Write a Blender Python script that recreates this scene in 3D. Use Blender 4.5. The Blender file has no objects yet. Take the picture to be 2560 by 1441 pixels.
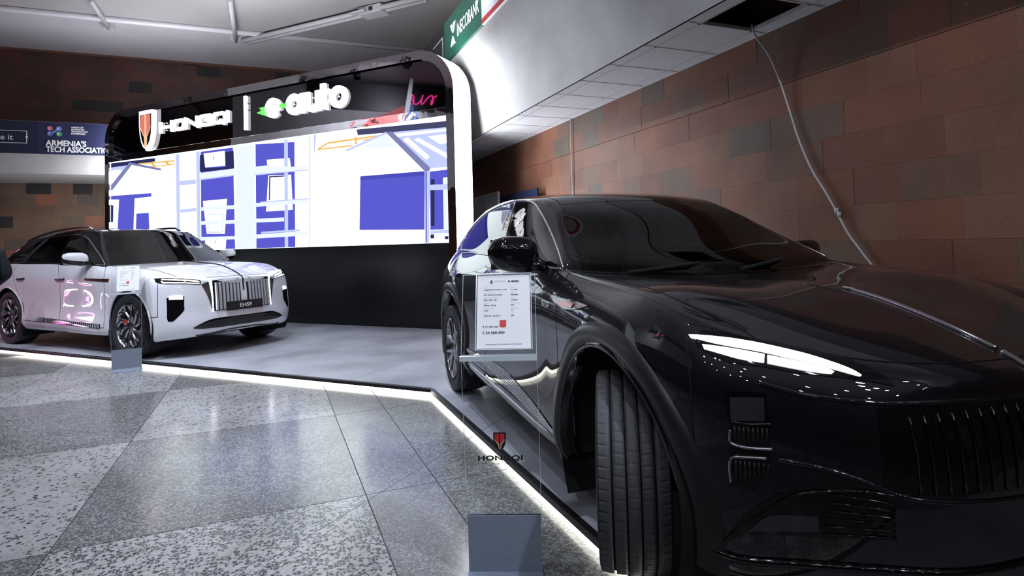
import bpy, bmesh, math, random
import numpy as np
from mathutils import Vector, Matrix
from mathutils.bvhtree import BVHTree

PI = math.pi
C = bpy.context.scene.collection
scene = bpy.context.scene
random.seed(7)
PH = 0.07                       # height of the display platform above the hall floor

# ------------------------------------------------------------------ camera
cam_d = bpy.data.cameras.new('camera')
cam = bpy.data.objects.new('camera', cam_d)
C.objects.link(cam)
CAM_F, CAM_PY, CAM_PITCH, CAM_ROLL, CAM_H = 1468.12, 563.51, 0.0327, 0.0277, 1.2586
cam_d.sensor_width = 36.0
cam_d.lens = CAM_F / 2560 * 36.0
cam_d.shift_y = -(720.5 - CAM_PY) / 2560
cam_d.clip_start = 0.05
cam_d.clip_end = 200
cam.matrix_world = (Matrix.Translation((0, 0, CAM_H + PH)) @ Matrix.Rotation(PI / 2 + CAM_PITCH, 4, 'X')
                    @ Matrix.Rotation(-CAM_ROLL, 4, 'Z'))
scene.camera = cam

# ------------------------------------------------------------------ view, world, lights
scene.view_settings.view_transform = 'Standard'
scene.view_settings.look = 'None'
scene.view_settings.gamma = 1.0
scene.view_settings.use_curve_mapping = False
scene.view_settings.exposure = 0.0
world = bpy.data.worlds.new('world')
scene.world = world
world.use_nodes = True
world.node_tree.nodes['Background'].inputs[0].default_value = (0.7, 0.75, 1.0, 1)
world.node_tree.nodes['Background'].inputs[1].default_value = 0.02

TH_R = 0.3896677                # hall axes: local x = L (to the right), local y = R (into the hall)
dR = Vector((-math.sin(TH_R), math.cos(TH_R), 0))
dL = Vector((math.cos(TH_R), math.sin(TH_R), 0))
def hall(L, R, z):
    p = dR * R + dL * L
    return Vector((p.x, p.y, z + PH))

SPOTS = []                      # (L, R, power) of the ceiling downlights, lamps are built with their fixtures below
def spot(L, R, z, power, aim=(0, 0, 0), size=1.25, col=(0.80, 0.86, 1.0), radius=0.07, blend=0.9):
    d = bpy.data.lights.new('downlight', 'SPOT')
    d.energy = power; d.spot_size = size; d.spot_blend = blend; d.shadow_soft_size = radius; d.color = col
    o = bpy.data.objects.new('downlight', d)
    C.objects.link(o)
    o.location = hall(L, R, z)
    tgt = hall(*aim) if len(aim) == 3 else None
    v = tgt - o.location
    o.rotation_euler = v.to_track_quat('-Z', 'Y').to_euler()
    SPOTS.append((L, R, z, tuple(o.rotation_euler)))
    return o
LZ = 5.9
LIGHT_GAIN = 2.0
for (L, R, pw, aim, sz) in [
    (-4.6, 6.4, 250, (-3.2, 7.6, 0.4), 1.25), (-2.2, 6.6, 240, (-2.4, 8.2, 0.5), 1.25), (-5.4, 9.6, 220, (-4.2, 9.4, 0.6), 1.25),
    (-0.4, 6.2, 230, (-0.6, 7.2, 0.0), 1.25), (1.2, 5.6, 220, (1.2, 5.6, 0.2), 1.25), (0.3, 2.4, 150, (0.6, 3.4, 0.4), 1.1),
    (-2.4, 3.4, 210, (-1.8, 4.3, -0.07), 1.2), (-4.2, 3.0, 170, (-3.0, 4.6, -0.07), 1.2), (-1.4, 1.2, 130, (-0.7, 2.9, -0.07), 1.0),
    (2.2, 7.4, 90, (3.3, 8.4, 3.4), 1.1), (-2.6, 5.0, 420, (4.1, 6.6, 1.7), 0.75), (-2.0, 0.6, 260, (4.1, 3.0, 1.6), 0.8),  # the two spots aimed at the right wall are added to brighten it
    (-4.0, 8.4, 420, (-6.9, 9.2, 5.0), 1.4), (2.3, -1.4, 420, (0.85, 2.25, 1.0), 0.36), (-2.6, 4.4, 330, (-1.54, 8.1, 1.0), 0.5), (1.2, -3.4, 60, (1.6, 2.0, 1.0), 0.35), (0.9, -4.4, 40, (1.6, 2.0, 1.0), 0.35),  # the two price sheet spots are added to brighten the paper
    (-2.2, -2.4, 50, (1.6, 2.2, 1.0), 0.35), (-3.2, -1.4, 50, (1.5, 2.4, 1.0), 0.35), (1.6, -2.6, 40, (1.9, 1.8, 1.0), 0.35), (-4.4, -0.6, 50, (1.5, 2.6, 1.0), 0.35),
]:
    spot(L, R, LZ, pw*LIGHT_GAIN, aim, sz)

# ------------------------------------------------------------------ materials
MATS = {}
def nt(name):
    m = bpy.data.materials.new(name); m.use_nodes = True
    t = m.node_tree
    return m, t, t.nodes['Principled BSDF']
def mat(name, col, rough=0.5, metal=0.0, coat=0.0, emit=None, es=1.0, spec=0.5, noise=None, bump=None, coat_rough=0.03, alpha=None):
    m, t, b = nt(name)
    b.inputs['Base Color'].default_value = (*col, 1)
    b.inputs['Roughness'].default_value = rough
    b.inputs['Metallic'].default_value = metal
    b.inputs['Specular IOR Level'].default_value = spec
    if coat:
        b.inputs['Coat Weight'].default_value = coat
        b.inputs['Coat Roughness'].default_value = coat_rough
    if emit:
        b.inputs['Emission Color'].default_value = (*emit, 1)
        b.inputs['Emission Strength'].default_value = es
    if noise:                    # (scale, amount) tone variation of the thing's own colour
        tc = t.nodes.new('ShaderNodeTexCoord'); n = t.nodes.new('ShaderNodeTexNoise')
        n.inputs['Scale'].default_value = noise[0]; n.inputs['Detail'].default_value = 6
        t.links.new(tc.outputs['Object'], n.inputs['Vector'])
        r = t.nodes.new('ShaderNodeValToRGB')
        lo = [max(0, c * (1 - noise[1])) for c in col]; hi = [min(1, c * (1 + noise[1])) for c in col]
        r.color_ramp.elements[0].position = 0.3; r.color_ramp.elements[0].color = (*lo, 1)
        r.color_ramp.elements[1].position = 0.7; r.color_ramp.elements[1].color = (*hi, 1)
        t.links.new(n.outputs['Fac'], r.inputs['Fac']); t.links.new(r.outputs['Color'], b.inputs['Base Color'])
    if bump:                     # (scale, strength, distance)
        tc = t.nodes.new('ShaderNodeTexCoord'); n = t.nodes.new('ShaderNodeTexNoise')
        n.inputs['Scale'].default_value = bump[0]; n.inputs['Detail'].default_value = 3
        t.links.new(tc.outputs['Object'], n.inputs['Vector'])
        bp = t.nodes.new('ShaderNodeBump'); bp.inputs['Strength'].default_value = bump[1]; bp.inputs['Distance'].default_value = bump[2]
        t.links.new(n.outputs['Fac'], bp.inputs['Height']); t.links.new(bp.outputs['Normal'], b.inputs['Normal'])
    if name == 'paint_black': b.inputs['Coat IOR'].default_value = 1.7
    MATS[name] = m
    return m
def glass(name, tint, rough=0.0, ior=1.5):
    """thin pane: mirror reflection by Fresnel, tinted straight transmission"""
    m = bpy.data.materials.new(name); m.use_nodes = True
    t = m.node_tree; t.nodes.clear()
    out = t.nodes.new('ShaderNodeOutputMaterial'); mix = t.nodes.new('ShaderNodeMixShader')
    tr = t.nodes.new('ShaderNodeBsdfTransparent'); gl = t.nodes.new('ShaderNodeBsdfGlossy'); fr = t.nodes.new('ShaderNodeFresnel')
    tr.inputs[0].default_value = (*tint, 1); gl.inputs['Roughness'].default_value = rough
    fr.inputs[0].default_value = ior
    t.links.new(fr.outputs[0], mix.inputs[0]); t.links.new(tr.outputs[0], mix.inputs[1]); t.links.new(gl.outputs[0], mix.inputs[2])
    t.links.new(mix.outputs[0], out.inputs[0])
    MATS[name] = m
    return m

def terrazzo(name, matrix, chip, scale, density, stain=0.25):
    m, t, b = nt(name)
    tc = t.nodes.new('ShaderNodeTexCoord')
    nz = t.nodes.new('ShaderNodeTexNoise'); nz.inputs['Scale'].default_value = scale * 0.7; nz.inputs['Detail'].default_value = 2
    t.links.new(tc.outputs['Object'], nz.inputs['Vector'])
    add = t.nodes.new('ShaderNodeMixRGB'); add.blend_type = 'LINEAR_LIGHT'; add.inputs[0].default_value = 0.012
    t.links.new(tc.outputs['Object'], add.inputs[1]); t.links.new(nz.outputs['Color'], add.inputs[2])
    v = t.nodes.new('ShaderNodeTexVoronoi'); v.inputs['Scale'].default_value = scale
    e = t.nodes.new('ShaderNodeTexVoronoi'); e.feature = 'DISTANCE_TO_EDGE'; e.inputs['Scale'].default_value = scale
    t.links.new(add.outputs[0], v.inputs['Vector']); t.links.new(add.outputs[0], e.inputs['Vector'])
    sep = t.nodes.new('ShaderNodeSeparateColor'); t.links.new(v.outputs['Color'], sep.inputs[0])
    lt = t.nodes.new('ShaderNodeMath'); lt.operation = 'LESS_THAN'; lt.inputs[1].default_value = density
    t.links.new(sep.outputs[0], lt.inputs[0])
    gt = t.nodes.new('ShaderNodeMath'); gt.operation = 'GREATER_THAN'; gt.inputs[1].default_value = 0.09
    t.links.new(e.outputs['Distance'], gt.inputs[0])
    mu = t.nodes.new('ShaderNodeMath'); mu.operation = 'MULTIPLY'
    t.links.new(lt.outputs[0], mu.inputs[0]); t.links.new(gt.outputs[0], mu.inputs[1])
    cm = t.nodes.new('ShaderNodeMixRGB'); cm.inputs[1].default_value = (*matrix, 1); cm.inputs[2].default_value = (*chip, 1)
    t.links.new(mu.outputs[0], cm.inputs[0])
    var = t.nodes.new('ShaderNodeMixRGB'); var.blend_type = 'MULTIPLY'; var.inputs[0].default_value = 0.35
    t.links.new(cm.outputs[0], var.inputs[1]); t.links.new(v.outputs['Color'], var.inputs[2])
    hs = t.nodes.new('ShaderNodeHueSaturation'); hs.inputs['Saturation'].default_value = 0.25
    t.links.new(var.outputs[0], hs.inputs['Color'])
    st = t.nodes.new('ShaderNodeTexNoise'); st.inputs['Scale'].default_value = 1.7; st.inputs['Detail'].default_value = 7; st.inputs['Distortion'].default_value = 0.6
    t.links.new(tc.outputs['Object'], st.inputs['Vector'])
    rr = t.nodes.new('ShaderNodeValToRGB')
    rr.color_ramp.elements[0].position = 0.34; rr.color_ramp.elements[0].color = (1 - stain, 1 - stain, 1 - stain * 1.1, 1)
    rr.color_ramp.elements[1].position = 0.56; rr.color_ramp.elements[1].color = (1, 1, 1, 1)
    t.links.new(st.outputs['Fac'], rr.inputs['Fac'])
    m2 = t.nodes.new('ShaderNodeMixRGB'); m2.blend_type = 'MULTIPLY'; m2.inputs[0].default_value = 1
    t.links.new(hs.outputs[0], m2.inputs[1]); t.links.new(rr.outputs[0], m2.inputs[2])
    t.links.new(m2.outputs[0], b.inputs['Base Color'])
    mr = t.nodes.new('ShaderNodeMapRange'); mr.inputs['To Min'].default_value = 0.24; mr.inputs['To Max'].default_value = 0.10
    t.links.new(st.outputs['Fac'], mr.inputs['Value']); t.links.new(mr.outputs[0], b.inputs['Roughness'])
    MATS[name] = m
    return m

def tile_stone(name, dark=1.0, cols=None):
    """stained tuff cladding: each tile takes its own tone from its random number, plus grain, stains and chips"""
    m, t, b = nt(name)
    oi = t.nodes.new('ShaderNodeObjectInfo')
    r = t.nodes.new('ShaderNodeValToRGB'); r.color_ramp.interpolation = 'CONSTANT'
    cols = cols or [(0.262, 0.113, 0.069), (0.233, 0.097, 0.062), (0.272, 0.127, 0.081), (0.223, 0.089, 0.056), (0.242, 0.117, 0.074), (0.209, 0.113, 0.076),
            (0.272, 0.108, 0.065), (0.228, 0.095, 0.060), (0.184, 0.113, 0.081), (0.247, 0.108, 0.067), (0.150, 0.113, 0.087), (0.257, 0.124, 0.081)]
    el = r.color_ramp.elements
    while len(el) < len(cols): el.new(0.5)
    for i, c in enumerate(cols):
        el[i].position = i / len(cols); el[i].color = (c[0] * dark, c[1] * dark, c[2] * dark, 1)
    t.links.new(oi.outputs['Random'], r.inputs['Fac'])
    geo = t.nodes.new('ShaderNodeNewGeometry')
    n = t.nodes.new('ShaderNodeTexNoise'); n.inputs['Scale'].default_value = 1.1; n.inputs['Detail'].default_value = 8
    t.links.new(geo.outputs['Position'], n.inputs['Vector'])
    rr = t.nodes.new('ShaderNodeValToRGB')
    rr.color_ramp.elements[0].position = 0.32; rr.color_ramp.elements[0].color = (0.55, 0.52, 0.5, 1)
    rr.color_ramp.elements[1].position = 0.66; rr.color_ramp.elements[1].color = (1.1, 1.08, 1.05, 1)
    t.links.new(n.outputs['Fac'], rr.inputs['Fac'])
    m1 = t.nodes.new('ShaderNodeMixRGB'); m1.blend_type = 'MULTIPLY'; m1.inputs[0].default_value = 0.8
    t.links.new(r.outputs[0], m1.inputs[1]); t.links.new(rr.outputs[0], m1.inputs[2])
    g = t.nodes.new('ShaderNodeTexNoise'); g.inputs['Scale'].default_value = 90; g.inputs['Detail'].default_value = 3
    t.links.new(geo.outputs['Position'], g.inputs['Vector'])
    m3 = t.nodes.new('ShaderNodeMixRGB'); m3.blend_type = 'OVERLAY'; m3.inputs[0].default_value = 0.35
    t.links.new(m1.outputs[0], m3.inputs[1]); t.links.new(g.outputs['Fac'], m3.inputs[2])
    sp = t.nodes.new('ShaderNodeTexVoronoi'); sp.inputs['Scale'].default_value = 3.1
    t.links.new(geo.outputs['Position'], sp.inputs['Vector'])
    lt = t.nodes.new('ShaderNodeMath'); lt.operation = 'LESS_THAN'; lt.inputs[1].default_value = 0.035
    t.links.new(sp.outputs['Distance'], lt.inputs[0])
    m4 = t.nodes.new('ShaderNodeMixRGB'); m4.inputs[2].default_value = (0.42 * dark, 0.3 * dark, 0.2 * dark, 1)
    t.links.new(lt.outputs[0], m4.inputs[0]); t.links.new(m3.outputs[0], m4.inputs[1])
    t.links.new(m4.outputs[0], b.inputs['Base Color'])
    b.inputs['Roughness'].default_value = 0.55
    bp = t.nodes.new('ShaderNodeBump'); bp.inputs['Strength'].default_value = 0.25; bp.inputs['Distance'].default_value = 0.004
    t.links.new(g.outputs['Fac'], bp.inputs['Height']); t.links.new(bp.outputs['Normal'], b.inputs['Normal'])
    MATS[name] = m
    return m

M = MATS
tile_stone('tuff')
tile_stone('tuff_grey', 1.0, [(0.20, 0.125, 0.085), (0.17, 0.11, 0.075), (0.22, 0.12, 0.08), (0.035, 0.035, 0.036), (0.18, 0.12, 0.085), (0.30, 0.12, 0.075), (0.16, 0.11, 0.08), (0.21, 0.13, 0.09), (0.13, 0.10, 0.08), (0.19, 0.12, 0.08)])
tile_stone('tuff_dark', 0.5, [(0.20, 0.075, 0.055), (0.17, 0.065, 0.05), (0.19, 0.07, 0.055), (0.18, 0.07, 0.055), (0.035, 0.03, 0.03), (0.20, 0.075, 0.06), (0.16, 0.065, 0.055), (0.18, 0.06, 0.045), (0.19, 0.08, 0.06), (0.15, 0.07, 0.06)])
mat('joint', (0.16, 0.075, 0.05), 0.9)
mat('plaster', (0.46, 0.45, 0.45), 0.55, noise=(2.2, 0.10), bump=(9, 0.15, 0.01))
mat('ceiling_paint', (0.44, 0.41, 0.42), 0.7, noise=(0.5, 0.12))
mat('ceiling_band', (0.66, 0.63, 0.68), 0.7, noise=(0.6, 0.08))
mat('hall_dark', (0.06, 0.05, 0.05), 0.8, noise=(0.4, 0.3))
mat('hall_brown', (0.16, 0.07, 0.045), 0.7, noise=(1.0, 0.35))
mat('acoustic_tile', (0.84, 0.85, 0.90), 0.8, noise=(30, 0.05), bump=(120, 0.2, 0.003))
mat('grid_metal', (0.70, 0.71, 0.75), 0.4, noise=(4, 0.05))
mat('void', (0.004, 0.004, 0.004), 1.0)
mat('pipe_paint', (0.60, 0.57, 0.60), 0.5, noise=(3, 0.08))
mat('trim_paint', (0.85, 0.82, 0.88), 0.4)
mat('navy_banner', (0.02, 0.025, 0.075), 0.45, noise=(1.5, 0.15))
mat('navy_banner_deep', (0.014, 0.018, 0.05), 0.45, noise=(1.5, 0.15))
mat('green_banner', (0.008, 0.10, 0.06), 0.35, noise=(1.5, 0.1))
mat('black_banner', (0.01, 0.011, 0.014), 0.4)
mat('print_white', (0.80, 0.80, 0.82), 0.5)
mat('print_grey', (0.42, 0.43, 0.47), 0.5)
mat('print_black', (0.012, 0.012, 0.014), 0.4)
mat('print_red', (0.60, 0.03, 0.04), 0.4)
mat('deck', (0.46, 0.47, 0.52), 0.30, noise=(1.3, 0.30))
mat('deck_seam', (0.10, 0.10, 0.12), 0.6)
mat('black_metal', (0.012, 0.012, 0.014), 0.35)
mat('led_white', (0.9, 0.9, 0.85), 0.5, emit=(1.0, 0.97, 0.86), es=4.2)
mat('portal_white', (0.9, 0.9, 0.9), 0.5, emit=(0.90, 0.95, 1.0), es=12.0)
mat('sign_white', (0.9, 0.9, 0.9), 0.4, emit=(0.95, 0.96, 1.0), es=2.4)
mat('sign_green', (0.1, 0.8, 0.1), 0.4, emit=(0.16, 1.0, 0.14), es=1.1)
mat('sign_red', (0.8, 0.2, 0.15), 0.4, emit=(0.9, 0.25, 0.2), es=0.75)
mat('sign_gold', (0.9, 0.6, 0.35), 0.4, emit=(1.0, 0.62, 0.36), es=0.85)
mat('sign_dark', (0.02, 0.03, 0.03), 0.3)
mat('mirror_chrome', (0.78, 0.76, 0.78), 0.04, metal=1.0, bump=(1.7, 0.20, 0.05))
mat('mirror_black', (0.17, 0.16, 0.17), 0.02, metal=1.0, bump=(0.35, 0.12, 0.03))
mat('panel_black', (0.008, 0.008, 0.011), 0.32)
mat('chrome', (0.80, 0.80, 0.83), 0.08, metal=1.0)
mat('satin_chrome', (0.55, 0.55, 0.58), 0.22, metal=1.0)
mat('brushed_steel', (0.20, 0.235, 0.30), 0.6, metal=0.1, noise=(60, 0.06))
mat('rubber', (0.018, 0.018, 0.020), 0.62, bump=(60, 0.1, 0.002))
mat('rubber_tread', (0.055, 0.055, 0.060), 0.55, bump=(90, 0.2, 0.002))
mat('paint_black', (0.005, 0.005, 0.008), 0.5, metal=0.0, coat=1.0, coat_rough=0.01, spec=0.08)
mat('paint_white', (0.78, 0.78, 0.82), 0.35, coat=1.0, coat_rough=0.02)
mat('gloss_black', (0.004, 0.004, 0.005), 0.05, spec=0.6)
mat('satin_black', (0.014, 0.014, 0.016), 0.34)
mat('matte_black', (0.006, 0.006, 0.006), 0.95)
mat('gap', (0.002, 0.002, 0.002), 0.9)
mat('interior_dark', (0.012, 0.012, 0.014), 0.7)
mat('interior_grey', (0.05, 0.05, 0.055), 0.7)
mat('leather_tan', (0.22, 0.16, 0.11), 0.6, noise=(20, 0.1))
mat('lamp_white', (0.9, 0.9, 0.9), 0.3, emit=(0.93, 0.97, 1.0), es=9.0)
mat('lamp_soft', (0.9, 0.9, 0.9), 0.3, emit=(1.0, 0.98, 0.92), es=2.2)
mat('reflector_red', (0.55, 0.02, 0.03), 0.1, spec=0.8)
mat('caliper_red', (0.45, 0.02, 0.02), 0.4)
mat('alloy', (0.42, 0.42, 0.45), 0.20, metal=1.0)
mat('alloy_dark', (0.05, 0.05, 0.055), 0.3, metal=0.8)
mat('disc_steel', (0.30, 0.30, 0.31), 0.35, metal=1.0)
mat('cable_white', (0.62, 0.62, 0.62), 0.5)
mat('cable_dark', (0.02, 0.02, 0.02), 0.6)
mat('cloth_jacket', (0.012, 0.017, 0.025), 0.85, noise=(30, 0.3), bump=(40, 0.3, 0.01))
mat('cloth_jeans', (0.006, 0.008, 0.016), 0.9, noise=(80, 0.3))
mat('shoe_blue', (0.012, 0.02, 0.06), 0.7)
mat('shoe_sole', (0.65, 0.65, 0.68), 0.6)
mat('skin', (0.42, 0.24, 0.17), 0.5)
mat('hair', (0.015, 0.010, 0.008), 0.6)
mat('grey_board', (0.30, 0.31, 0.34), 0.6, noise=(3, 0.1))
mat('flag_red', (0.55, 0.04, 0.03), 0.5, noise=(2, 0.1))
mat('flag_blue', (0.04, 0.12, 0.45), 0.5)
mat('pink_neon', (0.8, 0.05, 0.35), 0.4, emit=(1.0, 0.05, 0.35), es=4.0); mat('pink_tube', (0.8, 0.1, 0.4), 0.4, emit=(1.0, 0.12, 0.55), es=30.0); mat('white_tube', (0.9, 0.9, 0.9), 0.4, emit=(1.0, 0.85, 0.95), es=24.0)
glass('car_glass', (0.22, 0.24, 0.25)); glass('car_glass_dark', (0.02, 0.02, 0.025), ior=2.3); glass('windshield_glass', (0.55, 0.58, 0.58)); glass('windshield_dark', (0.34, 0.36, 0.36))
glass('lens_glass', (0.75, 0.78, 0.8)); glass('acrylic', (0.93, 0.95, 0.96), ior=1.35)
mat('acrylic_edge', (0.62, 0.68, 0.72), 0.15, spec=0.8)
terrazzo('terrazzo_grey', (0.137, 0.130, 0.144), (0.396, 0.396, 0.418), 88, 0.62)
terrazzo('terrazzo_white', (0.478, 0.478, 0.489), (0.059, 0.066, 0.092), 58, 0.62)
terrazzo('terrazzo_pale', (0.427, 0.427, 0.436), (0.062, 0.062, 0.074), 55, 0.20)
terrazzo('terrazzo_pink', (0.230, 0.193, 0.212), (0.440, 0.416, 0.424), 84, 0.62)
terrazzo('terrazzo_green', (0.176, 0.188, 0.184), (0.448, 0.456, 0.448), 84, 0.60)

# ------------------------------------------------------------------ mesh helpers
class MB:
    """collects geometry, builds ONE mesh object"""
    def __init__(s): s.v = []; s.f = []; s.mi = []; s.sm = []
    def add(s, vs, fs, mi=0, smooth=False):
        o = len(s.v); s.v += [tuple(p) for p in vs]
        for f in fs: s.f.append([i + o for i in f]); s.mi.append(mi); s.sm.append(smooth)
        return s
    def box(s, x0, x1, y0, y1, z0, z1, mi=0, M4=None, bev=0):
        if bev:
            b = min(bev, abs(x1-x0)/2.01, abs(y1-y0)/2.01, abs(z1-z0)/2.01)
            vs = []; 
            for zz, ins in ((z0, b), (z0 + b, 0), (z1 - b, 0), (z1, b)):
                a0, a1, c0, c1 = x0 + ins, x1 - ins, y0 + ins, y1 - ins
                k = b if ins == 0 else b * 0.6
                vs += [(a0 + k, c0, zz), (a1 - k, c0, zz), (a1, c0 + k, zz), (a1, c1 - k, zz), (a1 - k, c1, zz), (a0 + k, c1, zz), (a0, c1 - k, zz), (a0, c0 + k, zz)]
            fs = [list(range(7, -1, -1)), list(range(24, 32))]
            for r in range(3):
                for i in range(8):
                    j = (i + 1) % 8
                    fs.append([r*8+i, r*8+j, (r+1)*8+j, (r+1)*8+i])
        else:
            vs = [(x, y, z) for z in (z0, z1) for y in (y0, y1) for x in (x0, x1)]
            fs = [(0, 2, 3, 1), (4, 5, 7, 6), (0, 1, 5, 4), (2, 6, 7, 3), (0, 4, 6, 2), (1, 3, 7, 5)]
        if M4 is not None: vs = [M4 @ Vector(p) for p in vs]
        return s.add(vs, fs, mi)
    def prism(s, pts, d, mi=0, smooth=False):
        """pts: 3D planar polygon, d: extrusion vector"""
        n = len(pts); d = Vector(d)
        vs = [Vector(p) for p in pts] + [Vector(p) + d for p in pts]
        fs = [list(range(n))[::-1], list(range(n, 2 * n))] + [[i, (i + 1) % n, n + (i + 1) % n, n + i] for i in range(n)]
        return s.add(vs, fs, mi, smooth)
    def tube(s, pts, r, n=8, mi=0, cap=True, closed=False):
        pts = [Vector(p) for p in pts]; N = len(pts); vs = []; up = None
        rs = r if isinstance(r, (list, tuple)) else [r] * N
        for i, p in enumerate(pts):
            a = pts[i - 1] if (i or closed) else p; b = pts[(i + 1) % N] if (i < N - 1 or closed) else p
            t = (b - a).normalized()
            if up is None:
                up = Vector((0, 0, 1)) if abs(t.z) < 0.9 else Vector((1, 0, 0))
            sd = t.cross(up).normalized(); up = sd.cross(t).normalized()
            for k in range(n):
                ang = 2 * PI * k / n
                vs.append(p + (sd * math.cos(ang) + up * math.sin(ang)) * rs[i])
        fs = []
        for i in range(N if closed else N - 1):
            j = (i + 1) % N
            for k in range(n):
                l = (k + 1) % n
                fs.append([i*n+k, i*n+l, j*n+l, j*n+k])
        s.add(vs, fs, mi, True)
        if cap and not closed:
            o = len(s.v) - len(vs)
            s.f.append([o + k for k in range(n)][::-1]); s.mi.append(mi); s.sm.append(False)
            s.f.append([o + (N-1)*n + k for k in range(n)]); s.mi.append(mi); s.sm.append(False)
        return s
    def lathe(s, prof, n=48, axis='y', center=(0, 0, 0), mi=0, smooth=True, a0=0, a1=2 * PI):
        """prof: (radius, along-axis) pairs"""
        full = abs(a1 - a0 - 2 * PI) < 1e-6
        m = n if full else n + 1; vs = []
        for i in range(m):
            a = a0 + (a1 - a0) * i / n; c, q = math.cos(a), math.sin(a)
            for r, h in prof:
                if axis == 'y': p = (r * c, h, r * q)
                elif axis == 'x': p = (h, r * c, r * q)
                else: p = (r * c, r * q, h)
                vs.append((p[0] + center[0], p[1] + center[1], p[2] + center[2]))
        k = len(prof); fs = []
        for i in range(n):
            j = (i + 1) % m
            for q in range(k - 1): fs.append([i*k+q, j*k+q, j*k+q+1, i*k+q+1])
        return s.add(vs, fs, mi, smooth)
    def grid(s, rows, mi=0, smooth=True, closed=False):
        k = len(rows[0]); vs = [p for r in rows for p in r]; fs = []
        for i in range(len(rows) - 1):
            for j in range(k if closed else k - 1):
                l = (j + 1) % k
                fs.append([i*k+j, i*k+l, (i+1)*k+l, (i+1)*k+j])
        return s.add(vs, fs, mi, smooth)
    def build(s, name, mats, parent=None, loc=None, rot=None):
        me = bpy.data.meshes.new(name)
        me.from_pydata([tuple(p) for p in s.v], [], s.f)
        if not isinstance(mats, (list, tuple)): mats = [mats]
        for m in mats: me.materials.append(M[m] if isinstance(m, str) else m)
        me.polygons.foreach_set('material_index', s.mi); me.polygons.foreach_set('use_smooth', s.sm)
        me.validate(); me.update()
        return link(name, me, parent, loc, rot)
def link(name, me, parent=None, loc=None, rot=None):
    o = bpy.data.objects.new(name, me); C.objects.link(o)
    if parent: o.parent = parent
    if loc is not None: o.location = loc
    if rot is not None: o.rotation_euler = rot
    return o
def fixn(o):
    bm = bmesh.new(); bm.from_mesh(o.data); bmesh.ops.recalc_face_normals(bm, faces=bm.faces); bm.to_mesh(o.data); bm.free(); return o
def tag(o, label, cat, group=None):
    o['label'] = label; o['category'] = cat
    if group: o['group'] = group
    return o
def thing(name, label, cat, loc=(0, 0, 0), rotz=0.0, group=None):
    o = bpy.data.objects.new(name, None); C.objects.link(o); o.empty_display_size = 0.1
    o.location = loc; o.rotation_euler = (0, 0, rotz)
    return tag(o, label, cat, group)
def struct(o): o['kind'] = 'structure'; return o
def copy_tree(o, parent=None):
    c = o.copy(); C.objects.link(c)
    if parent: c.parent = parent
    for ch in [x for x in bpy.data.objects if x.parent == o]: copy_tree(ch, c)
    return c
def text_mesh(txt, size, depth=0.0, align='LEFT', bold=0.0, spacing=1.0, shear=0.0):
    cu = bpy.data.curves.new('txt', 'FONT'); cu.body = txt; cu.size = size; cu.extrude = depth; cu.align_x = align
    cu.offset = bold; cu.space_character = spacing; cu.shear = shear; cu.resolution_u = 4
    o = bpy.data.objects.new('txt', cu); C.objects.link(o)
    bpy.context.view_layer.update()
    me = bpy.data.meshes.new_from_object(o.evaluated_get(bpy.context.evaluated_depsgraph_get()))
    bpy.data.objects.remove(o); bpy.data.curves.remove(cu)
    return me
def text(name, txt, size, m, parent, mtx, depth=0.0, align='LEFT', bold=0.0, sx=1.0, spacing=1.0):
    me = text_mesh(txt, size, depth, align, bold, spacing)
    me.transform(mtx @ Matrix.Diagonal((sx, 1, 1, 1)))
    me.materials.clear(); me.materials.append(M[m])
    return link(name, me, parent)
def stroke(mb, pts, w, d, closed=False, mi=0, mi_side=None):
    """flat 2D polyline (u,v) of width w as a solid: front face at y=0 (towards -y), depth d in +y"""
    P = [Vector(p) for p in pts]; N = len(P); lft = []; rgt = []
    for i in range(N):
        a = P[i-1] if (i or closed) else None; b = P[(i+1) % N] if (i < N-1 or closed) else None
        if a is None: t = (b - P[i]).normalized(); nrm = Vector((-t.y, t.x)); k = 1
        elif b is None: t = (P[i] - a).normalized(); nrm = Vector((-t.y, t.x)); k = 1
        else:
            t1 = (P[i]-a).normalized(); t2 = (b-P[i]).normalized()
            n1 = Vector((-t1.y, t1.x)); n2 = Vector((-t2.y, t2.x)); nrm = (n1+n2).normalized(); k = 1/max(0.35, nrm.dot(n1))
        lft.append(P[i] + nrm*k*w/2); rgt.append(P[i] - nrm*k*w/2)
    vs = [(p.x, 0, p.y) for p in lft] + [(p.x, 0, p.y) for p in rgt] + [(p.x, d, p.y) for p in lft] + [(p.x, d, p.y) for p in rgt]
    fr = []; sd = []
    for i in range(N if closed else N-1):
        j = (i+1) % N
        fr += [[N+i, N+j, j, i], [2*N+i, 2*N+j, 3*N+j, 3*N+i]]; sd += [[i, j, 2*N+j, 2*N+i], [3*N+i, 3*N+j, N+j, N+i]]
    if not closed: sd += [[N, 0, 2*N, 3*N], [N-1, 2*N-1, 4*N-1, 3*N-1]]
    o = len(mb.v); mb.v += vs
    for L_, m_ in ((fr, mi), (sd, mi if mi_side is None else mi_side)):
        for f in L_: mb.f.append([q+o for q in f]); mb.mi.append(m_); mb.sm.append(False)
def arc(cx, cy, rx, ry, a0, a1, n=16):
    return [(cx + rx*math.cos(math.radians(a0 + (a1-a0)*i/n)), cy + ry*math.sin(math.radians(a0 + (a1-a0)*i/n))) for i in range(n+1)]
def catmull(pts, n=6):
    P = [Vector(p) for p in pts]; out = []
    for i in range(len(P)-1):
        p0 = P[max(0, i-1)]; p1 = P[i]; p2 = P[i+1]; p3 = P[min(len(P)-1, i+2)]
        for k in range(n):
            t = k/n
            out.append(0.5*((2*p1) + (p2-p0)*t + (2*p0-5*p1+4*p2-p3)*t*t + (3*p1-p0-3*p2+p3)*t**3))
    out.append(P[-1]); return out

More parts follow.
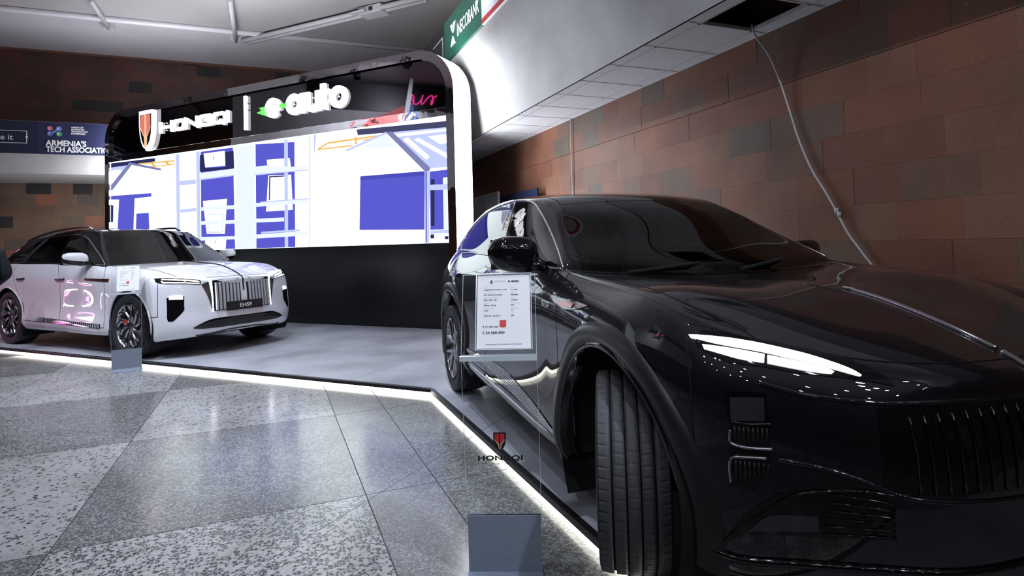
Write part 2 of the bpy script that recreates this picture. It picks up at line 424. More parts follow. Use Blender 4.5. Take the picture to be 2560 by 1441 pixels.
# ------------------------------------------------------------------ the hall
HROT = (0, 0, TH_R)
RB = 17.6                       # back wall
LW = 4.10                       # right wall
LLEFT, RFRONT, ZC = -15.0, -9.0, 6.4
# floor: concrete bed with terrazzo panels cast between thin strips
bed = MB().box(LLEFT, LW, RFRONT, RB, -0.12, -0.003)
mat('floor_joint', (0.06, 0.06, 0.065), 0.6)
floor = struct(bed.build('floor', 'floor_joint', rot=HROT))
panel_defs = []
Ls = [-6.75, -5.15, -3.75, -2.35, -0.945, 0.455, 0.85, 2.25, 2.65, LW]
Rs = [-2.0, -0.05, 1.62, 3.285, 4.955, 6.62, 8.30, 9.98]
kinds = {}
for i in range(len(Ls)-1):
    for j in range(len(Rs)-1):
        if i == 5 or i == 7: k = 'terrazzo_pink'
        elif i >= 6: k = 'terrazzo_green'
        elif i == 4: k = {2: 'terrazzo_white', 3: 'terrazzo_grey', 4: 'terrazzo_pale'}.get(j, 'terrazzo_grey')
        elif i == 3: k = {2: 'terrazzo_grey', 3: 'terrazzo_pale', 4: 'terrazzo_grey'}.get(j, 'terrazzo_pale')
        else: k = ['terrazzo_grey', 'terrazzo_pale'][(i + j) % 2]
        g = 0.003
        b = MB().box(Ls[i]+g, Ls[i+1]-g, Rs[j]+g, Rs[j+1]-g, -0.03, 0.0)
        b.build('terrazzo_panel', k, floor)
# walls
struct(MB().box(LW, LW+0.2, RFRONT, RB+0.2, -0.1, ZC+0.1).build('wall_right', 'joint', rot=HROT))
wall_right = bpy.data.objects['wall_right']
struct(MB().box(LLEFT, LW, RB, RB+0.2, -0.1, ZC+0.1).build('wall_back', 'joint', rot=HROT))
wall_back = bpy.data.objects['wall_back']
struct(MB().box(LLEFT-0.2, LLEFT, RFRONT, RB+0.2, -0.1, ZC+0.1).build('wall_left', 'hall_brown', rot=HROT))
struct(MB().box(LLEFT-0.2, LW+0.2, RFRONT-0.2, RFRONT, -0.1, ZC+0.1).build('wall_front', 'hall_dark', rot=HROT))
# tuff tiles, rows 0.27 high, random lengths
unit = MB().box(0, 1, 0, 1, 0, 1)
me_unit = bpy.data.meshes.new('tile'); me_unit.from_pydata(unit.v, [], unit.f); me_unit.materials.append(M['tuff']); me_unit.update()
me_unit2 = me_unit.copy(); me_unit2.materials.clear(); me_unit2.materials.append(M['tuff_dark'])
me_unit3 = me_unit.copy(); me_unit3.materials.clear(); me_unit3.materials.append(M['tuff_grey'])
rng = random.Random(11)
RH = 0.272
z = 0.67; row = 0
while z < 3.0:
    R = 1.2 + rng.uniform(-0.3, 0.1)
    while R < 12.4:
        w = rng.choice([0.36, 0.42, 0.5, 0.58])
        h = min(RH, 3.09 - z)
        o = link('tile', me_unit, wall_right); pr = 0.012 + rng.uniform(-0.0012, 0.0015)
        o.location = (LW-pr, R, z+PH); o.scale = (0.03, w-0.0012, h-(0.006 if abs(z+RH-2.5) < 0.1 else 0.0012))
        R += w
    z += RH; row += 1
o = MB().box(LW-0.016, LW, -2, 12.6, -0.05, 0.66+PH).build('tile_plinth', 'tuff', wall_right)
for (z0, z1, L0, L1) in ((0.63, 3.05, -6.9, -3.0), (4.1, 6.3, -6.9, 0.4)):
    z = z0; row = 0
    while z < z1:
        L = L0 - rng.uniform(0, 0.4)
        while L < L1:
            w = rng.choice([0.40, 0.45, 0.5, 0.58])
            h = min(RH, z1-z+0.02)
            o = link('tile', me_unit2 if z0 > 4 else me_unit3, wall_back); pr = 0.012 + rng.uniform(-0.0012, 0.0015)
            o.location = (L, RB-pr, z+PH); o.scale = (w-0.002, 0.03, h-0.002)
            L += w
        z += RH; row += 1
# ceiling with a lower band along the back wall
ceil = struct(MB().box(LLEFT, LW, RFRONT, 14.83, ZC+0.0, ZC+0.2).build('ceiling', 'ceiling_paint', rot=HROT))
MB().box(LLEFT, LW, 14.83, RB, ZC-0.02, ZC+0.2).build('ceiling_band', 'ceiling_band', ceil)
struct(MB().tube([(-12, 14.80, ZC-0.05), (3.9, 14.80, ZC-0.05)], 0.06, 8).build('trim_1', 'trim_paint', rot=HROT))
ceil.location.z = PH; bpy.data.objects['trim_1'].location.z = PH
# balcony along the right wall: soffit of acoustic tiles, plaster beam, banners
ZS = 3.07
sof = MB()
Lg = [3.20, 3.36, 3.93, LW]
k0 = 3.30
Rg = [k0 + 0.607*(i-8) for i in range(0, 24)]
for R in Rg: sof.box(3.2, LW, R-0.011, R+0.011, ZS, ZS+0.03)
for L in Lg[1:3]: sof.box(L-0.011, L+0.011, Rg[0], Rg[-1], ZS, ZS+0.03)
sof.box(3.2, 3.225, Rg[0], Rg[-1], ZS-0.002, ZS+0.03); sof.box(LW-0.02, LW, Rg[0], Rg[-1], ZS-0.002, ZS+0.03)
soffit = struct(sof.build('trim_2', 'grid_metal', rot=HROT, loc=(0, 0, PH)))
for i in range(len(Rg)-1):
    for j in range(3):
        if i == 8 and j == 1: continue                       # the open hole
        MB().box(Lg[j]+0.012, Lg[j+1]-0.012, Rg[i]+0.012, Rg[i+1]-0.012, ZS+0.004, ZS+0.02).build('acoustic_tile', 'acoustic_tile', soffit)
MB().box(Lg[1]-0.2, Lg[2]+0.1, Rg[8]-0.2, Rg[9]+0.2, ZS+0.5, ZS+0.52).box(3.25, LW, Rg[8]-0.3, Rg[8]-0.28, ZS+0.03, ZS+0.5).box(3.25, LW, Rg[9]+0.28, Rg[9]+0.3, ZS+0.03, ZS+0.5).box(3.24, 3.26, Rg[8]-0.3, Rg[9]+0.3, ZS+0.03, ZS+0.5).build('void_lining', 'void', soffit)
RA, RBk = -4.0, 12.9
prof = [(3.20, ZS-0.002), (3.22, ZS-0.002), (3.22, ZS+0.62), (4.05, ZS+0.62), (4.05, 5.2), (2.9, 5.2), (2.9, 4.45)] + [(3.06, 3.86)]
bm_ = MB().prism([(a, RA, b) for a, b in prof], (0, RBk-RA, 0))
beam = struct(fixn(bm_.build('trim_3', 'plaster', rot=HROT, loc=(0, 0, PH))))
# balcony across the back: banner, plaster face, soffit, turned corner
prof2 = [(15.57, ZS), (15.57, 3.49), (15.50, 3.49), (15.50, 4.20), (17.58, 4.20), (17.58, ZS+0.05), (17.58, ZS)]
beam2 = struct(fixn(MB().prism([(-14.5, a, b) for a, b in prof2], (16.0, 0, 0)).build('trim_4', 'plaster', rot=HROT, loc=(0, 0, PH))))

def hmat(L, R, z, face):
    """matrix placing text local (x right, y up, z towards the viewer) on a hall plane"""
    if face == 'R':  # plane facing -R: x along +L
        rot = Matrix((dL, Vector((0, 0, 1)), -dR)).transposed()
    else:            # plane facing -L: x along -R
        rot = Matrix((-dR, Vector((0, 0, 1)), -dL)).transposed()
    return Matrix.Translation(hall(L, R, z)) @ rot.to_4x4()
# back banner
bn = MB().box(-9.5, -1.6, 15.47, 15.50, 3.49, 4.19)
back_banner = tag(bn.build('fascia_banner', 'navy_banner', rot=HROT, loc=(0, 0, PH)), 'long navy banner lettered as a tech association on the back balcony', 'banner')
HINV = Matrix.Rotation(-TH_R, 4, 'Z') @ Matrix.Translation((0, 0, -PH))
MB().box(-9.5, -4.60, 15.462, 15.472, 3.495, 4.185).build('dark_panel', 'navy_banner_deep', back_banner)
def btxt(name, t, L, z, size, m='print_white', bold=0.0, sx=1.0):
    o = text(name, t, size, m, back_banner, HINV @ hmat(L, 15.458, z, 'R'), depth=0.002, bold=bold, sx=sx); return o
btxt('headline', "ARMENIA'S", -4.47, 3.675, 0.165, bold=0.005, sx=0.90)
btxt('headline', "TECH ASSOCIATION", -4.47, 3.540, 0.165, bold=0.005, sx=0.81)
for i, t in enumerate(("UNION OF", "ADVANCED", "TECHNOLOGY", "ENTERPRISES")):
    btxt('small_print', t, -4.02, 4.075-0.047*i, 0.045, bold=0.001)
for (du, dz, c, ch) in ((0, 0, (0.55, 0.08, 0.16), 'U'), (0.16, 0, (0.12, 0.2, 0.55), 'A'), (0, -0.115, (0.10, 0.12, 0.45), 'T'), (0.165, -0.115, (0.06, 0.30, 0.12), 'E')):
    mname = 'dot_' + ch; mat(mname, c, 0.4)
    d = MB(); 
    pts = [(-4.40+du+0.052*math.cos(a*PI/10), 15.455, 4.05+dz+0.052*math.sin(a*PI/10)) for a in range(20)]
    d.prism(pts, (0, 0.012, 0)); fixn(d.build('logo_dot', mname, back_banner))
    btxt('logo_letter', ch, -4.435+du, 4.025+dz, 0.07, bold=0.002).location = Matrix.Rotation(0, 4, 'X') @ Vector((0, -0.006, 0))
lk = MB(); lk.prism([(-4.39, 15.456, 3.95), (-4.36, 15.456, 3.92), (-4.23, 15.456, 4.03), (-4.26, 15.456, 4.06)], (0, 0.01, 0)); fixn(lk.build('logo_link', 'dot_A', back_banner))
btxt('slogan', "Let's make it", -5.89, 3.775, 0.165, bold=0.001)['kind'] = 'stuff'
fr_ = MB()
for (a0, a1, b0, b1) in ((-6.1, -4.80, 3.965, 3.975), (-6.1, -4.80, 3.705, 3.715), (-4.81, -4.80, 3.705, 3.975)): fr_.box(a0, a1, 15.452, 15.464, b0, b1)
for (a, b) in ((-5.28, 3.97), (-5.28, 3.71), (-4.805, 3.84)): fr_.box(a-0.018, a+0.018, 15.45, 15.466, b-0.018, b+0.018)
fr_.build('slogan_frame', 'print_white', back_banner)
# right balcony banners: black, then green bank banner, then white one, its far end standing for spotlight glare
bl = tag(MB().box(2.86, 2.90, 9.85, 12.9, 4.45, 5.16).build('fascia_banner', 'black_banner', rot=HROT, loc=(0, 0, PH)), 'black banner on the right balcony just behind the green bank banner', 'banner')
fr_ = MB()
for (a0, a1, b0, b1) in ((9.95, 10.6, 4.95, 4.96), (9.95, 10.6, 4.60, 4.61), (9.95, 9.96, 4.60, 4.96)): fr_.box(2.852, 2.862, a0, a1, b0, b1)
fr_.build('slogan_frame', 'print_white', bl)
HI2 = HINV
sl_ = text('slogan', "Let's make it", 0.2, 'print_white', bl, HI2 @ hmat(2.85, 10.55, 4.70, 'L') @ Matrix.Translation((-0.9, 0, 0)), depth=0.002); sl_['kind'] = 'stuff'
gb = tag(MB().box(2.86, 2.90, 7.9, 9.85, 4.45, 5.16).build('fascia_banner', 'green_banner', rot=HROT, loc=(0, 0, PH)), 'green bank banner with white logo on the right balcony', 'banner')
text('bank_name', "INECOBANK", 0.29, 'print_white', gb, HI2 @ hmat(2.852, 9.08, 4.68, 'L'), depth=0.002, bold=0.004, sx=0.66)
def gtri(a, b, c):
    m_ = MB(); m_.prism([(2.848, q[0], q[1]) for q in (a, b, c)], (0.012, 0, 0)); fixn(m_.build('bank_logo', 'print_white', gb))
y0 = 9.45
gtri((y0, 4.98), (y0-0.12, 4.98), (y0-0.12, 4.82)); gtri((y0-0.15, 4.98), (y0-0.28, 4.98), (y0-0.15, 4.82))
gtri((y0, 4.62), (y0-0.12, 4.62), (y0-0.12, 4.78)); gtri((y0-0.15, 4.62), (y0-0.28, 4.62), (y0-0.15, 4.78))
wb = tag(MB().box(2.86, 2.90, 2.5, 7.9, 4.45, 5.16).build('fascia_banner', 'print_white', rot=HROT, loc=(0, 0, PH)), 'white banner on the right balcony, far end painting glare on the green one', 'banner')
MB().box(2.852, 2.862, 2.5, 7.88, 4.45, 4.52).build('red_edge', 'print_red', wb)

# ceiling pipes and rods
tr = thing('cable_tray', 'long pale double cable tray slung below the grey ceiling', 'cable tray', hall(0, 0, 0), TH_R)
a, b = Vector((-0.521, 15.235, 6.28)), Vector((2.95, 11.47, 6.28))
dd = (b-a).normalized(); nn = Vector((-dd.y, dd.x, 0))
for q in (-0.075, 0.075):
    MB().tube([a+nn*q, b+nn*q], 0.055, 6).build('rail', 'pipe_paint', tr)
MB().tube([a+Vector((0, 0, 0.05)), b+Vector((0, 0, 0.05))], 0.05, 4).build('tray_floor', 'pipe_paint', tr)
j = Vector((2.087, 12.472, 6.27))
m4 = Matrix.Translation(j) @ Matrix.Rotation(math.atan2(dd.y, dd.x), 4, 'Z')
MB().box(-0.30, 0.30, -0.17, 0.17, -0.06, 0.10, M4=m4, bev=0.01).box(-0.42, -0.05, -0.28, -0.16, -0.05, -0.01, M4=m4).build('junction_box', 'pipe_paint', tr)
MB().box(0.0, 0.09, -0.185, -0.165, -0.02, 0.06, M4=m4).build('socket', 'cable_dark', tr)
for (p0, p1, lab) in (((-3.236, 13.653), (-3.264, 15.23), 'short pale strut on the ceiling at the far left'), ((-0.698, 12.803), (-0.715, 15.297), 'short pale strut on the ceiling ending at the cable tray')):
    s_ = thing('ceiling_strut', lab, 'strut', hall(0, 0, 0), TH_R)
    MB().tube([(p0[0], p0[1], 6.30), (p1[0], p1[1], 6.30)], 0.05, 6).build('bar', 'pipe_paint', s_)
    MB().box(p1[0]-0.12, p1[0]+0.12, p1[1]-0.1, p1[1]+0.02, 6.27, 6.42).build('bracket', 'pipe_paint', s_)

# hanging cables on the right wall
def cable(name, pts, r, m, label, knots=()):
    mb = MB().tube(catmull([hall(*p) for p in pts], 6), r, 6)
    for k in knots: mb.tube([hall(*k)+Vector((0, 0, 0.02)), hall(*k)-Vector((0, 0, 0.02))], r*2.0, 6)
    return tag(mb.build(name, m), label, 'cable')

# ------------------------------------------------------------------ cars
# Body cage: rows of points around the right half (x forward from the front axle, w half width, z up from the platform),
# mirrored, corrected so that the subdivided surface passes through the points, then split into panels.
class Body:
    def __init__(s, spec):
        s.spec = spec; s.V = []; s.idx = {}; s.F = []; s.lab = []
        s.labels = []
        L = spec['L']                     # 6 rows x 21 stations of (x,w,z)
        NS = 21
        def put(key, p):
            for side in (-1, 1):
                k = key + (side,)
                if p[1] < 1e-6:
                    k0 = key + (0,)
                    if k0 not in s.idx: s.idx[k0] = len(s.V); s.V.append((p[0], 0.0, p[2]))
                    s.idx[k] = s.idx[k0]
                else:
                    s.idx[k] = len(s.V); s.V.append((p[0], side*p[1], p[2]))
        # underside row
        for i, p in enumerate(L[0]): put(('L', -1, i), ((p[0]-0.02 if i < 5 else p[0]+0.02 if i > 16 else p[0]), max(0, p[1]-0.13) if p[1] > 0 else 0, p[2]-0.005))
        for r in range(6):
            for i, p in enumerate(L[r]): put(('L', r, i), p)
        # hood interior
        for r in range(3):                # rows A, Q, P ; columns e1..e4
            for c in range(4): put(('H', r, c+1), spec['H'][r][c])
        # greenhouse rows G1..G4 at stations 7..17
        for r in range(4):
            for i, p in enumerate(spec['G'][r]): put(('G', r+1, 7+i), p)
        fr = (0.88, 0.62, 0.31, 0.0)
        # windshield interior rows G1..G4 (station 7), columns e1..e4
        for r in range(1, 5):
            e = spec['G'][r-1][0]; t = (r-1)/3
            bx = spec['ws'][0]*(1-t) + spec['ws'][1]*t; bz = spec['ws'][2]*(1-t) + spec['ws'][3]*t
            for c in range(4):
                f = fr[c] if c else spec.get('wse1', 0.92); k = 1-f*f
                put(('W', r, c+1), (e[0]+bx*k, e[1]*f, e[2]+bz*k))
            e = spec['G'][r-1][10]
            for c in range(4):
                f = fr[c]; k = 1-f*f
                put(('B', r, c+1), (e[0]-0.07*k, e[1]*f, e[2]+(0.06*t)*k))
        # roof interior, stations 8..16, columns e1..e4 (7 and 17 are the W4 / B4 rows)
        for i in range(1, 10):
            e = spec['G'][3][i]; cz = spec['roof'][i]
            for c in range(4):
                f = fr[c]; put(('R', 7+i, c+1), (e[0]+spec.get('roofdx', [0]*11)[i]*(1-f*f), e[1]*f, e[2]+(cz-e[2])*(1-f**2.4)))
        for side in (-1, 1):
            g = lambda *k: s.idx[k + (side,)]
            def col(kind, r, c):          # columns e0..e4 with e0 on the side rows
                return g(kind, r, c)
            def quad(*a):
                f = list(a[:-1]); lab = a[-1]
                if side == -1: f = f[::-1]
                s.F.append(f); s.lab.append(lab)
            # wrap
            for r in range(-1, 5):
                for i in range(20):
                    quad(g('L', r, i), g('L', r, i+1), g('L', r+1, i+1), g('L', r+1, i), s.side_label(r, i, side))
            # hood: rows station 7(A),6,5,4(F); col e0 = L5
            def hp(rs, c):
                if c == 0: return g('L', 5, rs)
                if rs == 4: return g('L', 5, 4-c)
                return g('H', 7-rs, c)
            for rs in (7, 6, 5):
                for c in range(4):
                    quad(hp(rs, c), hp(rs, c+1), hp(rs-1, c+1), hp(rs-1, c), 'hood' if c >= spec.get('hoodcol', 1) else 'front_fender' + ('' if side < 0 else '_l'))
            # greenhouse sides
            def gp(r, i): return g('L', 5, i) if r == 0 else g('G', r, i)
            for r in range(4):
                for i in range(7, 17):
                    quad(gp(r, i), gp(r, i+1), gp(r+1, i+1), gp(r+1, i), s.green_label(r, i, side))
            # windshield
            def wp(r, c):
                if c == 0: return gp(r, 7)
                return hp(7, c) if r == 0 else g('W', r, c)
            for r in range(4):
                for c in range(4):
                    quad(wp(r, c), wp(r+1, c), wp(r+1, c+1), wp(r, c+1), 'roof_frame' if c == 0 else 'windshield')
            # rear window
            def bp(r, c):
                if c == 0: return gp(r, 17)
                return g('L', 5, 17+c) if r == 0 and c < 4 else (g('L', 5, 20) if r == 0 else g('B', r, c))
            # L stations 17(e0),18,19,20 -> only 4 columns; skip e3
            cols = [0, 1, 2, 4]
            for r in range(4):
                for q in range(3):
                    a, b = cols[q], cols[q+1]
                    A = bp(r, a) if r else g('L', 5, 17+q); B_ = bp(r, b) if r else g('L', 5, 18+q)
                    quad(A, B_, bp(r+1, b), bp(r+1, a), 'rear_window' if r in (1, 2) and q > 0 else 'tailgate')
            # roof
            def rp(i, c):
                if c == 0: return g('G', 4, i)
                if i == 7: return g('W', 4, c)
                if i == 17: return g('B', 4, c)
                return g('R', i, c)
            for i in range(7, 17):
                for c in range(4):
                    if i == 16 and c >= 2: continue
                    quad(rp(i, c), rp(i+1, c), rp(i+1, c+1), rp(i, c+1), 'roof' if c >= 1 else 'roof_frame')
            # last roof bay meets the three-column rear window
            quad(rp(16, 2), rp(17, 2), rp(17, 4), rp(16, 4), rp(16, 3), 'roof')
    def side_label(s, r, i, side):
        e = '' if side < 0 else '_l'
        if i < 4: return 'front_bumper'
        if i < 7: return ('front_bumper' if i == 4 and r < 2 else 'front_fender' + e)
        if r <= 0 and i < 15: return 'sill' + e
        if i < 11: return 'front_door' + e
        if i < 14: return 'rear_door' + e
        if i < 17: return 'rear_fender' + e
        return 'tailgate'
    def green_label(s, r, i, side):
        e = '' if side < 0 else '_l'
        if r == 0: return 'roof_frame' if i == 7 else ('window_trim' + e)
        if r in (1, 2):
            if i in (8, 9): return 'front_door_glass' + e
            if i in (11, 12): return 'rear_door_glass' + e
            if i == 10: return 'door_pillar' + e
            if i == 13: return 'rear_pillar' + e
            if i in (14, 15) and s.spec.get('quarter'): return 'quarter_glass' + e
        return 'roof_frame'
    def bake(s, level=4):
        V = np.array(s.V, float); N = len(V)
        # Catmull-Clark limit masks
        from collections import defaultdict
        ed = defaultdict(int); vf = defaultdict(list)
        for fi, f in enumerate(s.F):
            for k in range(len(f)):
                a, b = f[k], f[(k+1) % len(f)]; ed[(min(a, b), max(a, b))] += 1; vf[a].append(fi)
        nb = defaultdict(list); bnb = defaultdict(list)
        for (a, b), c in ed.items():
            nb[a].append(b); nb[b].append(a)
            if c == 1: bnb[a].append(b); bnb[b].append(a)
        Wm = np.zeros((N, N))
        for v in range(N):
            if bnb[v]:
                if len(bnb[v]) == 2:
                    Wm[v, v] += 4/6
                    for q in bnb[v]: Wm[v, q] += 1/6
                else: Wm[v, v] = 1
            else:
                n = len(nb[v]); k = n*(n+5.0)
                if n == 0: Wm[v, v] = 1; continue
                # (n^2 v + sum 4*... ) with face points: use generic mask via averaged faces
                Wm[v, v] += n*n/k
                for q in nb[v]: Wm[v, q] += 4/k
                for fi in vf[v]:
                    f = s.F[fi]
                    opp = [q for q in f if q != v and q not in nb[v]]
                    if opp: Wm[v, opp[0]] += 1/k
                    else:
                        for q in f:
                            if q != v: Wm[v, q] += 0.5/k
        X = V.copy()
        for it in range(12): X = X + 0.8*(V - Wm @ X)
        d = X - V; ln = np.linalg.norm(d, axis=1, keepdims=True)
        X = V + d*np.minimum(1, 0.09/np.maximum(ln, 1e-9))
        # keep the centre line on y = 0
        for k, i in s.idx.items():
            if k[-1] == 0: X[i, 1] = 0
        me = bpy.data.meshes.new('cage'); me.from_pydata(X.tolist(), [], s.F)
        labs = sorted(set(s.lab)); s.labels = labs
        for l in labs: me.materials.append(M['gap'])
        me.polygons.foreach_set('material_index', [labs.index(l) for l in s.lab])
        o = bpy.data.objects.new('cage', me); C.objects.link(o)
        md = o.modifiers.new('s', 'SUBSURF'); md.levels = level; md.render_levels = level; md.uv_smooth = 'NONE'
        bpy.context.view_layer.update()
        ev = bpy.data.meshes.new_from_object(o.evaluated_get(bpy.context.evaluated_depsgraph_get()))
        bpy.data.objects.remove(o); bpy.data.meshes.remove(me)
        n = len(ev.vertices); co = np.empty(n*3); ev.vertices.foreach_get('co', co); s.co = co.reshape(-1, 3)
        no = np.empty(n*3); ev.vertex_normals.foreach_get('vector', no); s.no = no.reshape(-1, 3)
        m = len(ev.polygons); fv = np.empty(m*4, int); ev.polygons.foreach_get('vertices', fv) if all_quads(ev) else None
        s.fv = fv.reshape(-1, 4)
        mi = np.empty(m, int); ev.polygons.foreach_get('material_index', mi); s.mi = mi
        bpy.data.meshes.remove(ev)
        s.bvh = BVHTree.FromPolygons([tuple(p) for p in s.co], [tuple(f) for f in s.fv])
        return s
    def relabel(s, fn):
        """fn(centre xyz array, label list) may move faces to other labels"""
        fn(s)
    def lid(s, name):
        if name not in s.labels: s.labels.append(name)
        return s.labels.index(name)
    def cut_arches(s, wheels):
        """wheels: (x, z, radius); removes the faces inside, snaps the rim of the hole onto the circle"""
        cen = s.co[s.fv].mean(axis=1)
        keep = np.ones(len(s.fv), bool)
        for (x, z, r) in wheels:
            rr = np.hypot(cen[:, 0]-x, cen[:, 2]-z)
            keep &= ~((rr < r) & (np.abs(cen[:, 1]) > 0.55))
            # open below the axle as well
            keep &= ~((np.abs(cen[:, 0]-x) < r) & (cen[:, 2] < z) & (np.abs(cen[:, 1]) > 0.55))
        used_rm = np.zeros(len(s.co), bool); used_rm[s.fv[~keep].ravel()] = True
        used_k = np.zeros(len(s.co), bool); used_k[s.fv[keep].ravel()] = True
        rim = used_rm & used_k
        for (x, z, r) in wheels:
            rr = np.hypot(s.co[:, 0]-x, s.co[:, 2]-z)
            near = rim & (np.abs(rr-r) < 0.06) & (s.co[:, 2] > z)
            s.co[near, 0] = x + (s.co[near, 0]-x)*r/rr[near]; s.co[near, 2] = z + (s.co[near, 2]-z)*r/rr[near]
            low = rim & (np.abs(np.abs(s.co[:, 0]-x)-r) < 0.06) & (s.co[:, 2] <= z)
            s.co[low, 0] = x + np.sign(s.co[low, 0]-x)*r
        s.fv = s.fv[keep]; s.mi = s.mi[keep]
    def part(s, names, objname, m, parent, solid=0.0):
        ids = [s.labels.index(n) for n in (names if isinstance(names, (list, tuple)) else [names]) if n in s.labels]
        sel = np.isin(s.mi, ids); fv = s.fv[sel]
        if not len(fv): return None
        u, inv = np.unique(fv.ravel(), return_inverse=True); fv = inv.reshape(-1, 4)
        me = bpy.data.meshes.new(objname); me.from_pydata(s.co[u].tolist(), [], fv.tolist())
        me.materials.append(M[m]); me.polygons.foreach_set('use_smooth', [True]*len(fv))
        me.update()
        me.normals_split_custom_set_from_vertices([tuple(q) for q in s.no[u]])
        return link(objname, me, parent)
    def lining(s, names, objname, m, parent, off=0.025):
        ids = [s.labels.index(n) for n in names if n in s.labels]
        sel = np.isin(s.mi, ids); fv = s.fv[sel]
        u, inv = np.unique(fv.ravel(), return_inverse=True); fv = inv.reshape(-1, 4)[:, ::-1]
        me = bpy.data.meshes.new(objname); me.from_pydata((s.co[u]-s.no[u]*off).tolist(), [], fv.tolist()); me.materials.append(M[m])
        me.polygons.foreach_set('use_smooth', [True]*len(fv)); me.update()
        return link(objname, me, parent)
    def gaps(s, pairs, w=0.0022, h=0.0012):
        """dark shut lines along the borders between panel labels"""
        from collections import defaultdict
        e = s.fv[:, [0, 1, 1, 2, 2, 3, 3, 0]].reshape(-1, 2); lab = np.repeat(s.mi, 4)
        key = np.sort(e, axis=1); d = defaultdict(list)
        code = key[:, 0].astype(np.int64)*len(s.co)+key[:, 1]
        order = np.argsort(code, kind='stable'); co = code[order]
        same = np.nonzero(co[1:] == co[:-1])[0]
        P = {(s.labels.index(a), s.labels.index(b)) for a, b in pairs if a in s.labels and b in s.labels}
        mb = MB()
        for q in same:
            i, j = order[q], order[q+1]
            la, lb = lab[i], lab[j]
            if la == lb or not ((la, lb) in P or (lb, la) in P): continue
            a, b = key[i]; A, B_ = Vector(s.co[a]), Vector(s.co[b]); na, nb_ = Vector(s.no[a]), Vector(s.no[b])
            t = (B_-A).normalized(); sa = na.cross(t).normalized()*w; sb = nb_.cross(t).normalized()*w
            mb.add([A+sa+na*h, A-sa+na*h, B_-sb+nb_*h, B_+sb+nb_*h], [(0, 1, 2, 3)], 0, True)
        return mb
    def cast(s, o, d, off=0.0):
        h = s.bvh.ray_cast(Vector(o), Vector(d).normalized())
        if h[0] is None: return None
        n = Vector(h[1])
        if n.dot(Vector(d)) > 0: n = -n
        return h[0] + n*off, n
    def side_y(s, x, z, side=-1):
        h = s.bvh.ray_cast(Vector((x, side*2.0, z)), Vector((0, -side, 0)))
        return h[0].y if h[0] else None
def all_quads(me):
    c = np.empty(len(me.polygons), int); me.polygons.foreach_get('loop_total', c)
    return bool((c == 4).all())

def near_on(body, p, off=0.004):
    """nearest point of the body surface, lifted by off along its normal"""
    h = body.bvh.find_nearest(Vector(p))
    n = Vector(h[1])
    return Vector(h[0]) + n*off, n
def blade(body, rows, name, m, parent, off=0.004, thick=0.012, smooth=True):
    """closed shell lying on the body: rows of 3D points snapped onto the surface"""
    top = []; bot = []
    for r in rows:
        t = []; b = []
        for p in r:
            q, n = near_on(body, p, off); t.append(q); b.append(q-n*(thick+off))
        top.append(t); bot.append(b)
    mb = MB(); mb.grid(top, 0, smooth); mb.grid([r[::-1] for r in bot], 0, smooth)
    k = len(rows[0])
    for A, B_ in ((top[0], bot[0]), (top[-1][::-1], bot[-1][::-1]), ([r[0] for r in top][::-1], [r[0] for r in bot][::-1]), ([r[-1] for r in top], [r[-1] for r in bot])):
        mb.grid([A, B_], 0, False)
    return fixn(mb.build(name, m, parent))
def lerp_rows(up, lo, n=4, m=None):
    """rows between two polylines of 3D points"""
    if m: up = catmull(up, m); lo = catmull(lo, m)
    return [[Vector(a).lerp(Vector(b), i/n) for a, b in zip(up, lo)] for i in range(n+1)]
def bead(body, pts, r, name, m, parent, off=0.0, n=6, sub=6):
    P = [near_on(body, p, off)[0] for p in catmull(pts, sub)]
    return MB().tube(P, r, n).build(name, m, parent)
def bead_mb(mb, body, pts, r, off=0.0, n=6, sub=6):
    return mb.tube([near_on(body, p, off)[0] for p in catmull(pts, sub)], r, n)
def mirror(o, name=None):
    """mirrored copy (other side of the car) of a part"""
    me = o.data.copy(); me.transform(Matrix.Diagonal((1, -1, 1, 1))); me.flip_normals()
    return link(name or o.name.split('.')[0], me, o.parent)

